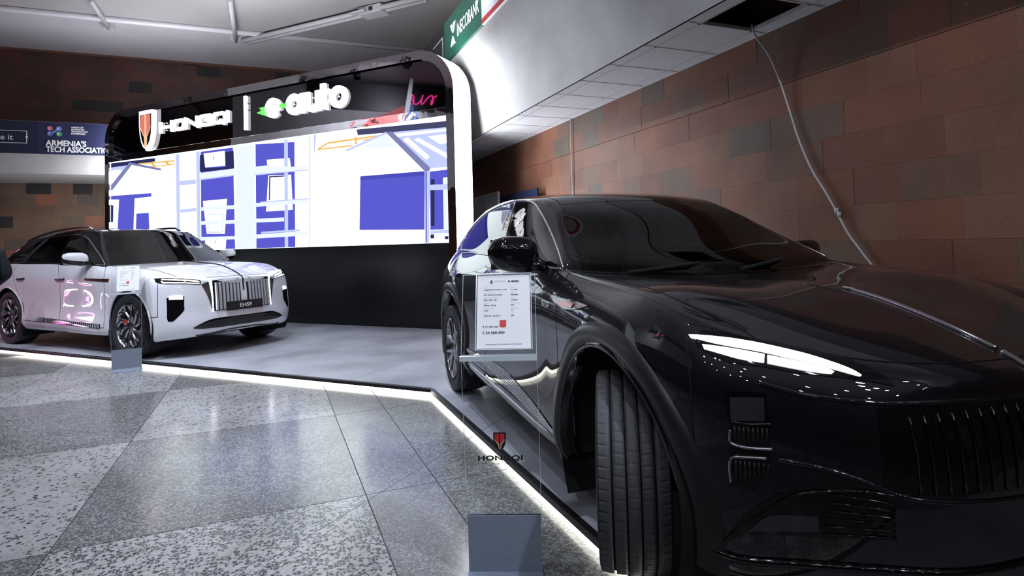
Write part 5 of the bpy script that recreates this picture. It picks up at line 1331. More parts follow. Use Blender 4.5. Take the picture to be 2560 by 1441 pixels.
SCREEN = [
('navy', [(-8.199, 3.231), (-6.715, 3.213), (-6.716, 3.143), (-8.2, 3.121)]),
('white', [(-6.74, 3.234), (-6.134, 3.233), (-6.136, 3.124), (-6.716, 3.127)]),
('yellow', [(-7.26, 3.151), (-6.112, 3.122), (-6.112, 3.091), (-7.26, 3.119)]),
('yellow', [(-7.067, 3.061), (-6.113, 3.044), (-6.113, 3.022), (-7.067, 3.038)]),
('yellow', [(-6.915, 3.144), (-6.815, 3.142), (-6.668, 3.028), (-6.767, 3.026)]),
('yellow', [(-6.471, 3.131), (-6.375, 3.129), (-6.232, 3.023), (-6.328, 3.022)]),
('lav', [(-8.2, 3.137), (-7.635, 3.14), (-8.204, 2.703)]),
('white', [(-8.201, 3.037), (-8.119, 3.081), (-7.795, 3.055), (-8.148, 2.799), (-8.203, 2.787)]),
('steel', [(-7.556, 3.199), (-7.436, 3.166), (-8.15, 2.65), (-8.204, 2.653), (-8.203, 2.753)]),
('steel', [(-7.451, 3.174), (-6.546, 2.986), (-6.547, 2.939), (-7.452, 3.125)]),
('blue', [(-8.205, 2.53), (-6.848, 2.508), (-6.842, 1.755), (-8.212, 1.804)]),
('white', [(-7.392, 2.428), (-6.824, 2.436), (-6.842, 1.755), (-7.44, 1.777)]),
('blue', [(-7.343, 2.112), (-6.937, 2.109), (-6.921, 1.758), (-7.362, 1.774)]),
('white', [(-8.206, 2.453), (-7.924, 2.437), (-7.978, 1.829), (-8.211, 1.838)]),
('navy', [(-8.207, 2.353), (-8.114, 2.315), (-8.128, 1.967), (-8.21, 1.97)]),
('blue', [(-5.352, 3.212), (-4.455, 3.21), (-4.43, 1.317), (-5.359, 1.337)]),
('navy', [(-5.376, 3.148), (-5.22, 3.149), (-5.202, 2.877), (-4.663, 2.863), (-4.666, 3.142), (-4.44, 3.144), (-4.429, 2.814), (-5.381, 2.822)]),
('white', [(-5.264, 3.168), (-4.679, 3.167), (-4.671, 2.884), (-5.224, 2.9)]),
('steel', [(-5.002, 3.09), (-4.976, 3.091), (-4.977, 3.022), (-5.003, 3.022)]),
('white', [(-5.3, 2.254), (-4.631, 2.26), (-4.705, 1.606), (-5.2, 1.622)]),
('lav', [(-5.172, 1.994), (-4.728, 1.987), (-4.768, 1.629), (-5.178, 1.643)]),
('white', [(-5.15, 1.978), (-4.754, 1.974), (-4.785, 1.653), (-5.155, 1.666)]),
('white', [(-5.246, 1.52), (-4.664, 1.517), (-4.689, 1.323), (-5.248, 1.335)]),
('steel', [(-4.98, 1.488), (-4.959, 1.488), (-4.959, 1.429), (-4.981, 1.429)]),
('blue', [(-3.869, 3.21), (-2.914, 3.157), (-2.931, 1.317), (-3.881, 1.317)]),
('white', [(-3.588, 2.901), (-3.038, 2.886), (-3.004, 2.718), (-3.572, 2.745)]),
('white', [(-3.555, 2.617), (-3.007, 2.589), (-2.976, 1.972), (-3.625, 1.971)]),
('navy', [(-3.536, 2.602), (-3.074, 2.586), (-3.074, 2.564), (-3.505, 2.577), (-3.521, 2.167), (-3.552, 2.169)]),
('pale', [(-4.397, 3.219), (-3.877, 3.217), (-3.889, 1.311), (-4.405, 1.317)]),
('lav', [(-6.078, 3.227), (-5.969, 3.227), (-5.97, 1.54), (-6.071, 1.605)]),
('lav', [(-5.478, 3.224), (-5.375, 3.223), (-5.372, 1.338), (-5.469, 1.436)]),
('lav', [(-3.158, 3.223), (-3.068, 3.219), (-3.1, 1.316), (-3.182, 1.318)]),
('lav', [(-2.575, 3.231), (-2.55, 3.231), (-2.592, 1.32), (-2.61, 1.321)]),
('lav', [(-2.469, 3.233), (-2.409, 3.232), (-2.451, 2.909), (-2.472, 2.91)]),
('lav', [(-5.977, 2.693), (-5.486, 2.688), (-5.487, 2.597), (-5.978, 2.601)]),
('pale', [(-5.381, 2.801), (-4.412, 2.813), (-4.394, 2.681), (-5.383, 2.665)]),
('lav', [(-5.383, 2.69), (-4.406, 2.696), (-4.406, 2.676), (-5.383, 2.659)]),
('lav', [(-5.961, 2.129), (-5.481, 2.135), (-5.482, 2.068), (-5.962, 2.061)]),
('pale', [(-5.369, 2.138), (-4.416, 2.131), (-4.417, 2.059), (-5.37, 2.069)]),
('pale', [(-5.373, 1.868), (-3.186, 1.845), (-3.187, 1.776), (-5.374, 1.799)]),
('pale', [(-5.369, 1.568), (-4.413, 1.553), (-4.414, 1.496), (-5.37, 1.499)]),
('pale', [(-3.884, 2.799), (-3.57, 2.801), (-3.004, 2.726), (-2.587, 2.711), (-2.588, 2.638), (-3.887, 2.642)]),
('lav', [(-3.887, 2.665), (-2.588, 2.646), (-2.589, 2.63), (-3.887, 2.642)]),
('pale', [(-3.897, 2.137), (-2.599, 2.141), (-2.601, 2.066), (-3.898, 2.069)]),
('lav', [(-3.758, 2.158), (-2.599, 2.154), (-2.599, 2.135), (-3.759, 2.135)]),
('pale', [(-3.868, 1.565), (-2.611, 1.591), (-2.613, 1.511), (-3.869, 1.494)]),
('lav', [(-3.749, 1.611), (-2.808, 1.625), (-2.809, 1.59), (-3.75, 1.575)]),
('blue', [(-1.472, 2.446), (-0.212, 2.431), (-0.237, 1.524), (-1.509, 1.565)]),
('deep', [(-1.472, 2.446), (-0.212, 2.431), (-0.214, 2.363), (-1.473, 2.377)]),
('slate', [(-1.534, 3.224), (0.215, 3.163), (0.221, 3.062), (-0.781, 3.099), (-1.504, 3.125)]),
('yellow', [(-2.386, 2.988), (-2.141, 3.079), (-2.107, 3.057), (-2.334, 2.973)]),
('yellow', [(-2.386, 2.983), (-1.605, 2.981), (-1.606, 2.955), (-2.387, 2.956)]),
('yellow', [(-2.141, 3.079), (-1.074, 3.085), (-1.075, 3.055), (-2.141, 3.044)]),
('yellow', [(-1.57, 3.099), (-1.521, 3.099), (-1.524, 2.978), (-1.573, 2.977)]),
('yellow', [(-1.409, 3.043), (-1.091, 3.049), (-1.091, 3.031), (-1.409, 3.018)]),
('lav', [(-0.811, 3.102), (0.213, 3.068), (0.218, 2.461), (-0.105, 2.463)]),
('white', [(-0.603, 2.961), (-0.513, 2.988), (-0.114, 2.645), (-0.173, 2.602)]),
('white', [(-0.396, 2.939), (-0.308, 2.955), (0.209, 2.663), (0.207, 2.592)]),
('white', [(-0.134, 2.961), (0.218, 2.96), (0.214, 2.829), (0.088, 2.818)]),
('white', [(-0.781, 3.066), (0.206, 3.044), (0.205, 3.009), (-0.768, 3.015)]),
('lav', [(-1.772, 2.911), (-0.933, 3.12), (-0.897, 3.091), (-1.74, 2.874)]),
('pale', [(-1.444, 2.918), (-0.934, 3.083), (-0.711, 2.872), (-1.096, 2.859)]),
('steel', [(-0.94, 3.116), (-0.811, 3.112), (-0.105, 2.47), (-0.135, 2.401), (-0.206, 2.423)]),
('blue', [(-0.121, 2.416), (0.216, 2.421), (0.204, 1.504), (-0.131, 1.516)]),
('navy', [(-0.101, 2.294), (-0.033, 2.289), (-0.053, 1.573), (-0.115, 1.575)]),
('pale', [(0.116, 2.302), (0.213, 2.307), (0.201, 1.398), (0.11, 1.401)]),
('lav', [(-0.121, 2.212), (0.224, 2.2), (0.222, 2.117), (-0.123, 2.128)]),
('lav', [(-0.212, 2.423), (-0.112, 2.428), (-0.156, 1.32), (-0.231, 1.322)]),
('deep', [(-0.195, 2.415), (-0.172, 2.416), (-0.202, 1.322), (-0.219, 1.322)]),
('white', [(-0.145, 1.516), (0.205, 1.516), (0.207, 1.315), (-0.151, 1.32)]),
('lav', [(-0.14, 1.504), (0.207, 1.509), (0.206, 1.457), (-0.141, 1.456)]),
('navy', [(-0.13, 1.449), (-0.062, 1.447), (-0.064, 1.382), (-0.132, 1.384)]),
('navy', [(0.127, 1.412), (0.193, 1.41), (0.192, 1.363), (0.126, 1.365)]),
]
keys = list(SC)
pic = MB()
def clip(pl):
    return [(min(max(x, X0+0.145), X1-0.145), min(max(z, 1.316), 3.241)) for x, z in pl]
for i, (k, pl) in enumerate(SCREEN):
    y = 0.0345 - 0.00022*(i+1)
    pic.add([(x, y, z) for x, z in clip(pl)], [list(range(len(pl)))], keys.index(k))
po = pic.build('screen_picture', ['screen_'+k for k in keys], scr); po['kind'] = 'stuff'
# lit letters, front face 0.10 m before the panel
SK = 1.0134                     # lettering size trimmed so that it sits close to the panel
def sign_piece(name, build, mats, yf=0.0):
    mb = MB(); build(mb); mb.v = [(4.88+(x-4.88)*SK, y, 1.2586+(z-1.2586)*SK) for x, y, z in mb.v]; o = mb.build(name, mats, portal); o.location.y = yf; return fixn(o)
DL = 0.048; W_ = 0.053
zb, zt = 3.690, 3.856; zm = (zb+zt)/2
sign_piece('letter_h', lambda m: (stroke(m, [(-6.375, zt+.026), (-6.375, zb-.026)], W_, DL), stroke(m, [(-6.035, zt+.026), (-6.035, zb-.026)], W_, DL), stroke(m, [(-6.375, zm), (-6.035, zm)], W_*.85, DL)), 'sign_white')
def rr2(x0, x1, z0, z1, c): return [(x0+c, z0), (x1-c, z0), (x1, z0+c), (x1, z1-c), (x1-c, z1), (x0+c, z1), (x0, z1-c), (x0, z0+c)]
sign_piece('letter_o', lambda m: stroke(m, rr2(-5.965, -5.685, zb, zt, .045), W_, DL, True), 'sign_white')
sign_piece('letter_n', lambda m: stroke(m, [(-5.622, zb-.026), (-5.622, zt), (-5.296, zb), (-5.296, zt+.026)], W_, DL), 'sign_white')
sign_piece('letter_g', lambda m: stroke(m, [(-4.91, zt), (-5.18, zt), (-5.225, zt-.045), (-5.225, zb+.045), (-5.18, zb), (-4.91, zb), (-4.91, zm), (-5.08, zm)], W_, DL), 'sign_white')
sign_piece('letter_q', lambda m: (stroke(m, rr2(-4.84, -4.53, zb, zt, .045), W_, DL, True), stroke(m, [(-4.66, zb+.05), (-4.55, zb-.05)], W_*.8, DL)), 'sign_white')
sign_piece('letter_i', lambda m: stroke(m, [(-4.455, zt+.026), (-4.455, zb-.026)], W_, DL), 'sign_white')
sign_piece('divider_bar', lambda m: stroke(m, [(-3.978, 4.085), (-3.978, 3.468)], .062, .045), 'sign_white')
w2 = 0.108
sign_piece('letter_e', lambda m: stroke(m, [(-3.43, 3.775), (-3.165, 3.775)] + arc(-3.297, 3.783, .135, .130, 5, 315, 22), w2*.86, DL), 'sign_white')
sign_piece('letter_a', lambda m: (stroke(m, arc(-2.795, 3.783, .132, .130, 0, 352, 24), w2, DL, True), stroke(m, [(-2.602, 3.95), (-2.602, 3.607)], w2, DL)), 'sign_white')
sign_piece('letter_u', lambda m: (stroke(m, [(-2.49, 3.95)] + arc(-2.372, 3.735, .118, .085, 180, 360, 14), w2, DL), stroke(m, [(-2.254, 3.95), (-2.254, 3.607)], w2, DL)), 'sign_white')
sign_piece('letter_t', lambda m: (stroke(m, [(-2.135, 4.05), (-2.135, 3.72)] + arc(-2.065, 3.72, .07, .07, 180, 285, 8), w2, DL), stroke(m, [(-2.215, 3.905), (-2.00, 3.905)], w2*.75, DL)), 'sign_white')
sign_piece('letter_o', lambda m: stroke(m, arc(-1.807, 3.783, .137, .133, 0, 352, 24), w2, DL, True), 'sign_white')
sign_piece('green_flash', lambda m: m.prism([(-3.715, .03, 3.745), (-3.60, .03, 3.775), (-3.655, .03, 3.83), (-3.43, .03, 3.835), (-3.43, .03, 3.775), (-3.49, .03, 3.775), (-3.465, .03, 3.655)], (0, .015, 0)), 'sign_green')
sign_piece('green_dash', lambda m: stroke(m, [(-3.12, 3.79), (-2.95, 3.79)], .062, .05), 'sign_green', -0.005)
def shield(k, dx=0, dz=0):
    R_ = [(.212, .39), (.212, .10), (.195, -.08), (.15, -.24), (.09, -.345), (.0, -.40)]
    pts = [(x*k+dx, z*k+dz) for x, z in R_] + [(-x*k+dx, z*k+dz) for x, z in R_[::-1][1:]]
    return pts
EX, EZ = -6.747, 3.765
em = sign_piece('emblem', lambda m: m.prism([(x, 0, z) for x, z in shield(1.0, EX, EZ)], (0, .088, 0)), 'sign_white', -0.04)
def sub(name, pts, y, m, par, d=0.004):
    pts = [(4.88+(x-4.88)*SK, 1.2586+(z-1.2586)*SK) for x, z in pts]
    o = fixn(MB().prism([(x, y, z) for x, z in pts], (0, d, 0)).build(name, m, par)); return o
sub('emblem_field', shield(.83, EX, EZ-.012), -0.004, 'sign_dark', em)
for sg in (-1, 1):
    sub('emblem_petal', [(EX+sg*.018, EZ+.30), (EX+sg*.135, EZ+.30), (EX+sg*.15, EZ+.28), (EX+sg*.15, EZ+.05), (EX+sg*.115, EZ-.02), (EX+sg*.018, EZ-.14)], -0.008, 'sign_red', em)
    sub('emblem_line', [(EX+sg*.15, EZ+.05), (EX+sg*.165, EZ+.06), (EX+sg*.125, EZ-.03), (EX+sg*.045, EZ-.15), (EX+sg*.038, EZ-.345), (EX+sg*.018, EZ-.36), (EX+sg*.018, EZ-.14), (EX+sg*.115, EZ-.02)], -0.010, 'sign_gold', em)
sub('emblem_line', [(EX-.016, EZ+.31), (EX+.016, EZ+.31), (EX+.03, EZ-.36), (EX-.03, EZ-.36)], -0.012, 'sign_gold', em)
fx, fz = 4.88+(EX-4.88)*SK, 1.2586+(EZ-1.2586)*SK
fixn(MB().box(fx-.03, fx+.13, 0.0, .06, fz-.43, fz-.395, bev=.012).build('emblem_foot', 'sign_white', em))
for i, (x, z) in enumerate(((-3.94, 3.95), (-3.94, 3.83), (-2.80, 3.785), (-2.37, 3.84), (-2.37, 3.735), (-2.04, 3.77), (-1.80, 3.785), (-6.2, 3.70), (-6.2, 3.85), (-5.35, 3.70))):
    MB().lathe([(0.0001, 0.0), (.014, 0.0), (.014, .03)], 10, 'y', (4.88+(x-4.88)*SK, .02, 1.2586+(z-1.2586)*SK)).build('stand_off', 'chrome', portal)

# ------------------------------------------------------------------ price stands
def price_stand(name, label, loc, rz, group, price_lines):
    st = thing(name, label, 'price stand', loc, rz, group)
    b = MB().box(-.147, .147, -.006, .0, .018, .240)
    b.build('base_plate', 'brushed_steel', st)
    MB().box(-.147, .147, .008, .014, .018, .240).build('base_plate', 'brushed_steel', st)
    ft = MB().prism([(-.150, -.006, .020), (-.150, -.006, .014), (-.150, -.15, .0), (-.150, -.152, .003)], (.30, 0, 0)); fixn(ft.build('foot', 'brushed_steel', st))
    ft = MB().prism([(-.150, .014, .020), (-.150, .014, .014), (-.150, .045, .0), (-.150, .047, .003)], (.30, 0, 0)); fixn(ft.build('foot', 'brushed_steel', st))
    def sheet(nm, p0, p1, th, w=.150):
        d = Vector((0, p1[0]-p0[0], p1[1]-p0[1])); nn = Vector((0, -d.z, d.y)).normalized()*th
        a, q = Vector((0, *p0)), Vector((0, *p1)); xs = Vector((w, 0, 0))
        o = MB().add([a-xs, a+xs, q+xs, q-xs], [(0, 1, 2, 3)]).build(nm, 'acrylic', st)
        mb = MB()
        for s_ in (-1, 1):
            mb.prism([a+xs*s_, q+xs*s_, q+xs*s_+nn, a+xs*s_+nn], Vector((-.0014*s_, 0, 0)))
        mb.prism([q-xs, q+xs, q+xs+nn, q-xs+nn], d.normalized()*-.0014)
        fixn(mb.build('sheet_edge', 'acrylic_edge', o)); return o
    low = sheet('acrylic_panel', (.004, .20), (-.075, .885), .004)
    sheet('acrylic_shelf', (-.115, .885), (-.070, .893), .004)
    fixn(MB().prism([(-.150, -.118, .880), (-.150, -.112, .880), (-.150, -.112, .900), (-.150, -.118, .900)], (.30, 0, 0)).build('shelf_lip', 'acrylic_edge', st))
    up = sheet('acrylic_panel', (-.075, .885), (.055, 1.205), .004)
    dv = Vector((0, .130, .320)).normalized(); nv = Vector((0, -dv.z, dv.y))      # towards the viewer
    base = Vector((.0, -.075, .885)) + nv*.004
    x0, x1 = -.088, .128; h0, h1 = .035, .340
    def P(x, h, off): return base + Vector((x, 0, 0)) + dv*h + nv*off
    eb = MB()
    for (a0, a1, b0, b1) in ((x0-.006, x1+.006, h0-.006, h0-.003), (x0-.006, x1+.006, h1+.003, h1+.006), (x0-.006, x0-.003, h0-.006, h1+.006), (x1+.003, x1+.006, h0-.006, h1+.006)):
        eb.prism([P(a0, b0, 0), P(a1, b0, 0), P(a1, b1, 0), P(a0, b1, 0)], nv*.009)
    fixn(eb.build('pocket_edge', 'acrylic_edge', st))
    sh = fixn(MB().prism([P(x0, h0, .002), P(x1, h0, .002), P(x1, h1, .002), P(x0, h1, .002)], nv*.0006).build('price_sheet', 'print_white', st))
    rot = Matrix((Vector((1, 0, 0)), dv, nv)).transposed().to_4x4()
    W = x1-x0; H = h1-h0
    def tx(t, u, v, size, m='print_black', bold=0.0, sx=1.0):
        p = P(x0+u*W, h0+v*H, .0032)
        return text('print', t, size, m, sh, Matrix.Translation(p) @ rot, bold=bold, sx=sx)
    tx('HONGQI', .315, .902, .0085, 'print_grey', .0001, 1.35); tx('e', .585, .897, .0155, bold=.0006); tx('auto', .645, .897, .0155, bold=.0006, sx=1.15)
    tx('|', .52, .897, .012, 'print_grey')
    for j, (l, ln, rr, rn) in enumerate(price_lines):
        v = .815-.072*j
        tx(l, .125, v, .0062, 'print_grey'); tx(ln, .125, v-.030, .0068, bold=.0002)
        tx(rr, .635, v, .0062, 'print_grey'); tx(rn, .635, v-.030, .0068, bold=.0002)
    tx('27 200 000', .155, .272, .0105, bold=.0001, sx=1.1); tx('24 500 000', .165, .190, .0145, bold=.0004, sx=1.15)
    for v, k in ((.272, .8), (.190, 1.0)):
        for (u0, u1, a, b) in ((.108, .135, .018, .024), (.117, .122, .0, .034), (.117, .138, .0, .006)):
            MB().prism([P(x0+u0*W, h0+v*H+a*k*.4, .0031), P(x0+u1*W, h0+v*H+a*k*.4, .0031), P(x0+u1*W, h0+v*H+b*k*.4, .0031), P(x0+u0*W, h0+v*H+b*k*.4, .0031)], nv*.0003).build('currency_mark', 'print_black', sh)
    tx('www.hongqi.am | +374 10 206 300, +374 91 206 300', .165, .045, .0066, bold=.0001)
    fixn(MB().prism([P(x0+u*W, h0+v*H, .0027) for u, v in ((.425, .372), (.548, .372), (.548, .285), (.485, .272), (.425, .285))], nv*.0006).build('discount_badge', 'print_red', sh))
    tx('10%', .447, .335, .0085, 'print_white', .0002); tx('OFF', .447, .302, .0075, 'print_white', .0002)
    fixn(MB().prism([P(x0+u*W, h0+v*H, .0027) for u, v in ((.25, .925), (.285, .925), (.285, .89), (.268, .872), (.25, .89))], nv*.0005).build('small_emblem', 'print_black', sh))
    # emblem and lettering on the lower panel
    d2 = Vector((0, -.079, .685)).normalized(); n2 = Vector((0, -d2.z, d2.y)); r2 = Matrix((Vector((1, 0, 0)), d2, n2)).transposed().to_4x4()
    def Q(x, h, off=.0022): return Vector((0, .004, .20)) + Vector((x, 0, 0)) + d2*(h-.17) + n2*off
    cx_, ch = -.008, .520
    fixn(MB().prism([Q(cx_+x*.118, ch+z*.095) for x, z in shield(1)], n2*.0006).build('emblem', 'print_black', low))
    for sg in (-1, 1):
        fixn(MB().prism([Q(cx_+sg*x*.118, ch+z*.095, .0028) for x, z in ((.018, .33), (.16, .33), (.16, .06), (.115, -.02), (.018, -.14))], n2*.0004).build('emblem_petal', 'print_red', low))
        fixn(MB().prism([Q(cx_+sg*x*.118, ch+z*.095, .0031) for x, z in ((.16, .08), (.175, .08), (.13, -.03), (.055, -.15), (.04, -.345), (.02, -.35), (.02, -.12), (.11, -.01))], n2*.0004).build('emblem_line', 'sand', low))
    text('brand_lettering', 'HONGQI', .027, 'print_black', low, Matrix.Translation(Q(cx_, .442)) @ r2, align='CENTER', bold=.0011, sx=1.55, spacing=1.08)
    text('since_line', 'since 1958', .0135, 'print_black', low, Matrix.Translation(Q(cx_, .424)) @ r2, align='CENTER', sx=1.2)
    for (a0, a1) in ((-.078, -.052), (.052, .078)):
        MB().prism([Q(cx_+a0, .429), Q(cx_+a1, .429), Q(cx_+a1, .430), Q(cx_+a0, .430)], n2*.0005).build('since_rule', 'print_black', low)
    return st
mat('sand', (0.75, 0.55, 0.35), 0.4)
PL = [('Model', 'Hongqi EHS7 SUV 4WD, 111 kW', 'Color', '111 white'), ('Range and power', '655 / 620 (km), 57.9 (kWh)', 'Seats', 'Full leather'), ('Length / width / height', '4930 / 1900 / 1635', 'Drive', 'Complete'), ('Weight', '2485 kg / 1995 kg', 'Production year', '2024'), ('Number of seats', '5 seats', '0-100 km/h', '3.9'), ('Tyres', '255/45 R20 / 275/40 R21', 'Year', '2024')]
price_stand('price_stand', 'clear acrylic price stand with steel base standing before the black car', (-.063, 2.40, 0), math.atan2(-.046, 1), 'acrylic price stands', PL)
price_stand('price_stand', 'clear acrylic price stand with steel base in front of the white car', (-4.500, 6.84, 0), math.atan2(.484, .876), 'acrylic price stands', PL)

# boards leaning behind the black car
b1 = MB().box(3.58, 3.62, 9.32, 12.0, 0, 2.17, bev=.004).build('display_board', 'grey_board', None, (0, 0, PH), HROT)
tag(b1, 'pale grey board standing along the wall just right of the white portal edge', 'board')
b2 = MB().box(3.93, 3.97, 8.5, 10.1, 0, 2.15, bev=.004).build('display_board', 'navy_banner_deep', None, (0, 0, PH), HROT)
tag(b2, 'dark navy board standing at the wall above the black car roof', 'board')
cable('hanging_cable', [(4.06, 7.53, 3.07), (4.06, 7.535, 2.5), (4.07, 7.55, 2.0), (4.07, 7.56, 1.2)], .008, 'cable_white', 'thin pale cable hanging straight down the tile wall')
cable('hanging_cable', [(3.86, 3.83, 3.10), (3.90, 3.83, 3.0), (4.00, 3.80, 2.85), (4.05, 3.74, 2.62), (4.07, 3.66, 2.32), (4.07, 3.58, 2.06), (4.07, 3.47, 1.80), (4.07, 3.36, 1.62), (4.07, 3.27, 1.46), (4.07, 3.17, 1.27), (4.07, 3.06, 1.12), (4.07, 2.97, 0.97), (4.07, 2.95, 0.6)], .008, 'cable_white', 'long pale cable falling slantwise from the open ceiling hole', knots=[(4.07, 3.24, 1.42), (4.07, 3.26, 1.45)])

# ------------------------------------------------------------------ person at the left edge of the view
def person(loc, rz):
    pr = thing('person', 'person in dark jacket and black trousers standing beside the white car', 'person', loc, rz)
    # facing +x, local metres
    J = {'pelvis': (0, 0, .93, .145), 'belly': (-.01, 0, 1.08, .140), 'chest': (.0, 0, 1.28, .158), 'neckb': (.02, 0, 1.43, .075), 'neck': (.045, 0, 1.50, .052), 'head': (.075, 0, 1.60, .085), 'crown': (.075, 0, 1.70, .070)}
    E_ = [('pelvis', 'belly'), ('belly', 'chest'), ('chest', 'neckb'), ('neckb', 'neck'), ('neck', 'head'), ('head', 'crown')]
    for s_, n in ((-1, 'r'), (1, 'l')):
        J.update({'hip'+n: (0, s_*.095, .88, .098), 'knee'+n: (.03+.02*s_, s_*.11, .50, .066), 'ank'+n: (-.01+.02*s_, s_*.115, .10, .044), 'toe'+n: (.13+.02*s_, s_*.125, .055, .036),
                  'sh'+n: (.0, s_*.185, 1.385, .070), 'elb'+n: (-.04, s_*.265, 1.13, .052), 'wr'+n: (.13, s_*.20, 1.02, .036), 'palm'+n: (.20, s_*.17, 1.01, .038)})
        E_ += [('pelvis', 'hip'+n), ('hip'+n, 'knee'+n), ('knee'+n, 'ank'+n), ('ank'+n, 'toe'+n), ('chest', 'sh'+n), ('sh'+n, 'elb'+n), ('elb'+n, 'wr'+n), ('wr'+n, 'palm'+n)]
        for k in range(4):
            a, b, c = f'f{k}a'+n, f'f{k}b'+n, f'f{k}c'+n; off = (k-1.5)*.020; ln = (.85, 1.0, .95, .78)[k]
            J[a] = (.235, s_*.165, 1.01+off, .0095); J[b] = (.235+.035*ln, s_*.150, 1.00+off, .0088); J[c] = (.245+.045*ln, s_*.120, .995+off, .0075)
            E_ += [('palm'+n, a), (a, b), (b, c)]
        J['t1'+n] = (.205, s_*.135, 1.045, .011); J['t2'+n] = (.235, s_*.115, 1.05, .009); E_ += [('palm'+n, 't1'+n), ('t1'+n, 't2'+n)]
    ks = list(J); me = bpy.data.meshes.new('body')
    me.from_pydata([J[k][:3] for k in ks], [(ks.index(a), ks.index(b)) for a, b in E_], [])
    o = bpy.data.objects.new('body', me); C.objects.link(o)
    md = o.modifiers.new('skin', 'SKIN'); sv_ = me.skin_vertices[0].data
    for i, k in enumerate(ks):
        r = J[k][3]; sv_[i].radius = (r, r); sv_[i].use_root = (k == 'pelvis')
    for i, k in enumerate(ks):
        if k in ('belly', 'chest', 'pelvis'): sv_[i].radius = (J[k][3]*1.28, J[k][3]*.86) 
    o.modifiers.new('sub', 'SUBSURF').levels = 2
    bpy.context.view_layer.update()
    full = bpy.data.meshes.new_from_object(o.evaluated_get(bpy.context.evaluated_depsgraph_get()))
    bpy.data.objects.remove(o)
    nv = len(full.vertices); co = np.empty(nv*3); full.vertices.foreach_get('co', co); co = co.reshape(-1, 3)
    no = np.empty(nv*3); full.vertex_normals.foreach_get('vector', no); no = no.reshape(-1, 3)
    polys = [list(p.vertices) for p in full.polygons]
    body = link('body', full, pr); full.materials.clear(); full.materials.append(M['skin'])
    for p in full.polygons: p.use_smooth = True
    def garment(name, test, m, off):
        fs = [f for f in polys if test(co[f].mean(axis=0))]
        u = sorted({v for f in fs for v in f}); mp = {v: i for i, v in enumerate(u)}
        mb = MB().add([tuple(co[v]+no[v]*off) for v in u], [[mp[v] for v in f] for f in fs], 0, True)
        return mb.build(name, m, pr)
    garment('jacket', lambda c: (.86 < c[2] < 1.455 and not (c[0] > .135 and c[2] < 1.09 and abs(c[1]) > .1)) , 'cloth_jacket', .022)
    garment('trousers', lambda c: .085 < c[2] < .95 and c[0] < .15, 'cloth_jeans', .014)
    for s_ in (-1, 1):
        sh = MB(); rows = []
        cx = .02*s_
        for (z, k, ext) in ((0.0, 1.0, 0), (.03, 1.02, .0), (.06, .92, -.02), (.085, .72, -.07), (.115, .60, -.13)):
            rows.append([(cx+.045+ext*.5+(.15*k+ext*.3)*math.cos(t), s_*.12+.052*k*math.sin(t), z) for t in [2*PI*i/18 for i in range(18)]])
        sh.grid(rows[1:], closed=True, mi=0); sh.add(rows[-1], [list(range(18))], 0, True)
        so = sh.build('shoe', 'shoe_blue', pr)
        sl = MB().grid(rows[:2], closed=True); sl.add(rows[0], [list(range(18))[::-1]]); sl.build('sole', 'shoe_sole', so)
    hb = MB(); rows = []
    for i in range(9):
        th = i/8*1.75
        rows.append([(.062+.108*math.sin(th)*math.cos(2*PI*q/20)-.006, .086*math.sin(th)*math.sin(2*PI*q/20), 1.635+.118*math.cos(th)) for q in range(20) ])
    hb.grid(rows, closed=True); ho = hb.build('hair', 'hair', pr)
    # face: eyes, nose, mouth, ears
    for s_ in (-1, 1):
        MB().lathe([(.0001, .011), (.007, .008), (.011, 0), (.007, -.008), (.0001, -.011)], 10, 'x', (.148, s_*.032, 1.615)).build('eye', 'shoe_sole', pr)
        MB().lathe([(.0001, .010), (.014, .007), (.026, 0), (.014, -.007), (.0001, -.010)], 10, 'y', (.075, s_*.086, 1.60)).build('ear', 'skin', pr)
    fixn(MB().add([(.150, 0, 1.62), (.178, 0, 1.578), (.150, .018, 1.572), (.150, -.018, 1.572)], [(0, 1, 2), (0, 3, 1), (1, 3, 2)], 0, True).build('nose', 'skin', pr))
    MB().box(.148, .156, -.026, .026, 1.538, 1.548, bev=.004).build('mouth', 'print_red', pr)
    return pr
person((-6.76, 7.44, 0), 2.5)

# ------------------------------------------------------------------ far side of the hall (seen in the mirrors)
pf = MB().box(-7.2, -6.9, 1.0, 13.0, 3.2, 5.45).box(-7.2, -6.9, 11.0, 13.0, 5.45, 6.38).build('trim_5', 'plaster', rot=HROT, loc=(0, 0, PH)); struct(pf)
lb = tag(MB().box(-6.9, -6.86, 1.0, 11.0, 5.45, 6.25).build('fascia_banner', 'black_banner', rot=HROT, loc=(0, 0, PH)), 'black banner with a pink neon scrawl on the far left balcony, seen only in mirrors', 'banner')
sq = MB().tube(catmull([(-6.84, 7.15+.9*t+.10*math.sin(t*19), 5.85+.16*math.cos(t*23)) for t in [k/16 for k in range(17)]], 3), .018, 6)
sq.build('pink_scrawl', 'pink_neon', lb)
rd = fixn(MB().prism([(-6.5, 8.2, 5.55), (-6.5, 9.6, 4.9), (-6.5, 8.2, 4.9)], (.06, 0, 0)).build('hanging_banner', 'flag_red', rot=HROT, loc=(0, 0, PH)))
tag(rd, 'red triangular banner hanging across the hall, reflected in the sign panel', 'banner')
fl = fixn(MB().prism([(-6.2, 7.95, 6.3), (-6.2, 8.12, 5.0), (-6.2, 8.28, 5.0), (-6.2, 8.05, 6.3)], (.03, 0, 0)).build('feather_flag', 'print_white', rot=HROT, loc=(0, 0, PH)))
tag(fl, 'narrow white feather flag across the hall, reflected in the sign panel', 'flag')
fixn(MB().prism([(-6.16, 8.06, 5.4), (-6.16, 8.04, 4.9), (-6.16, 7.92, 4.9), (-6.16, 7.98, 5.6)], (.02, 0, 0)).build('flag_field', 'flag_blue', fl))

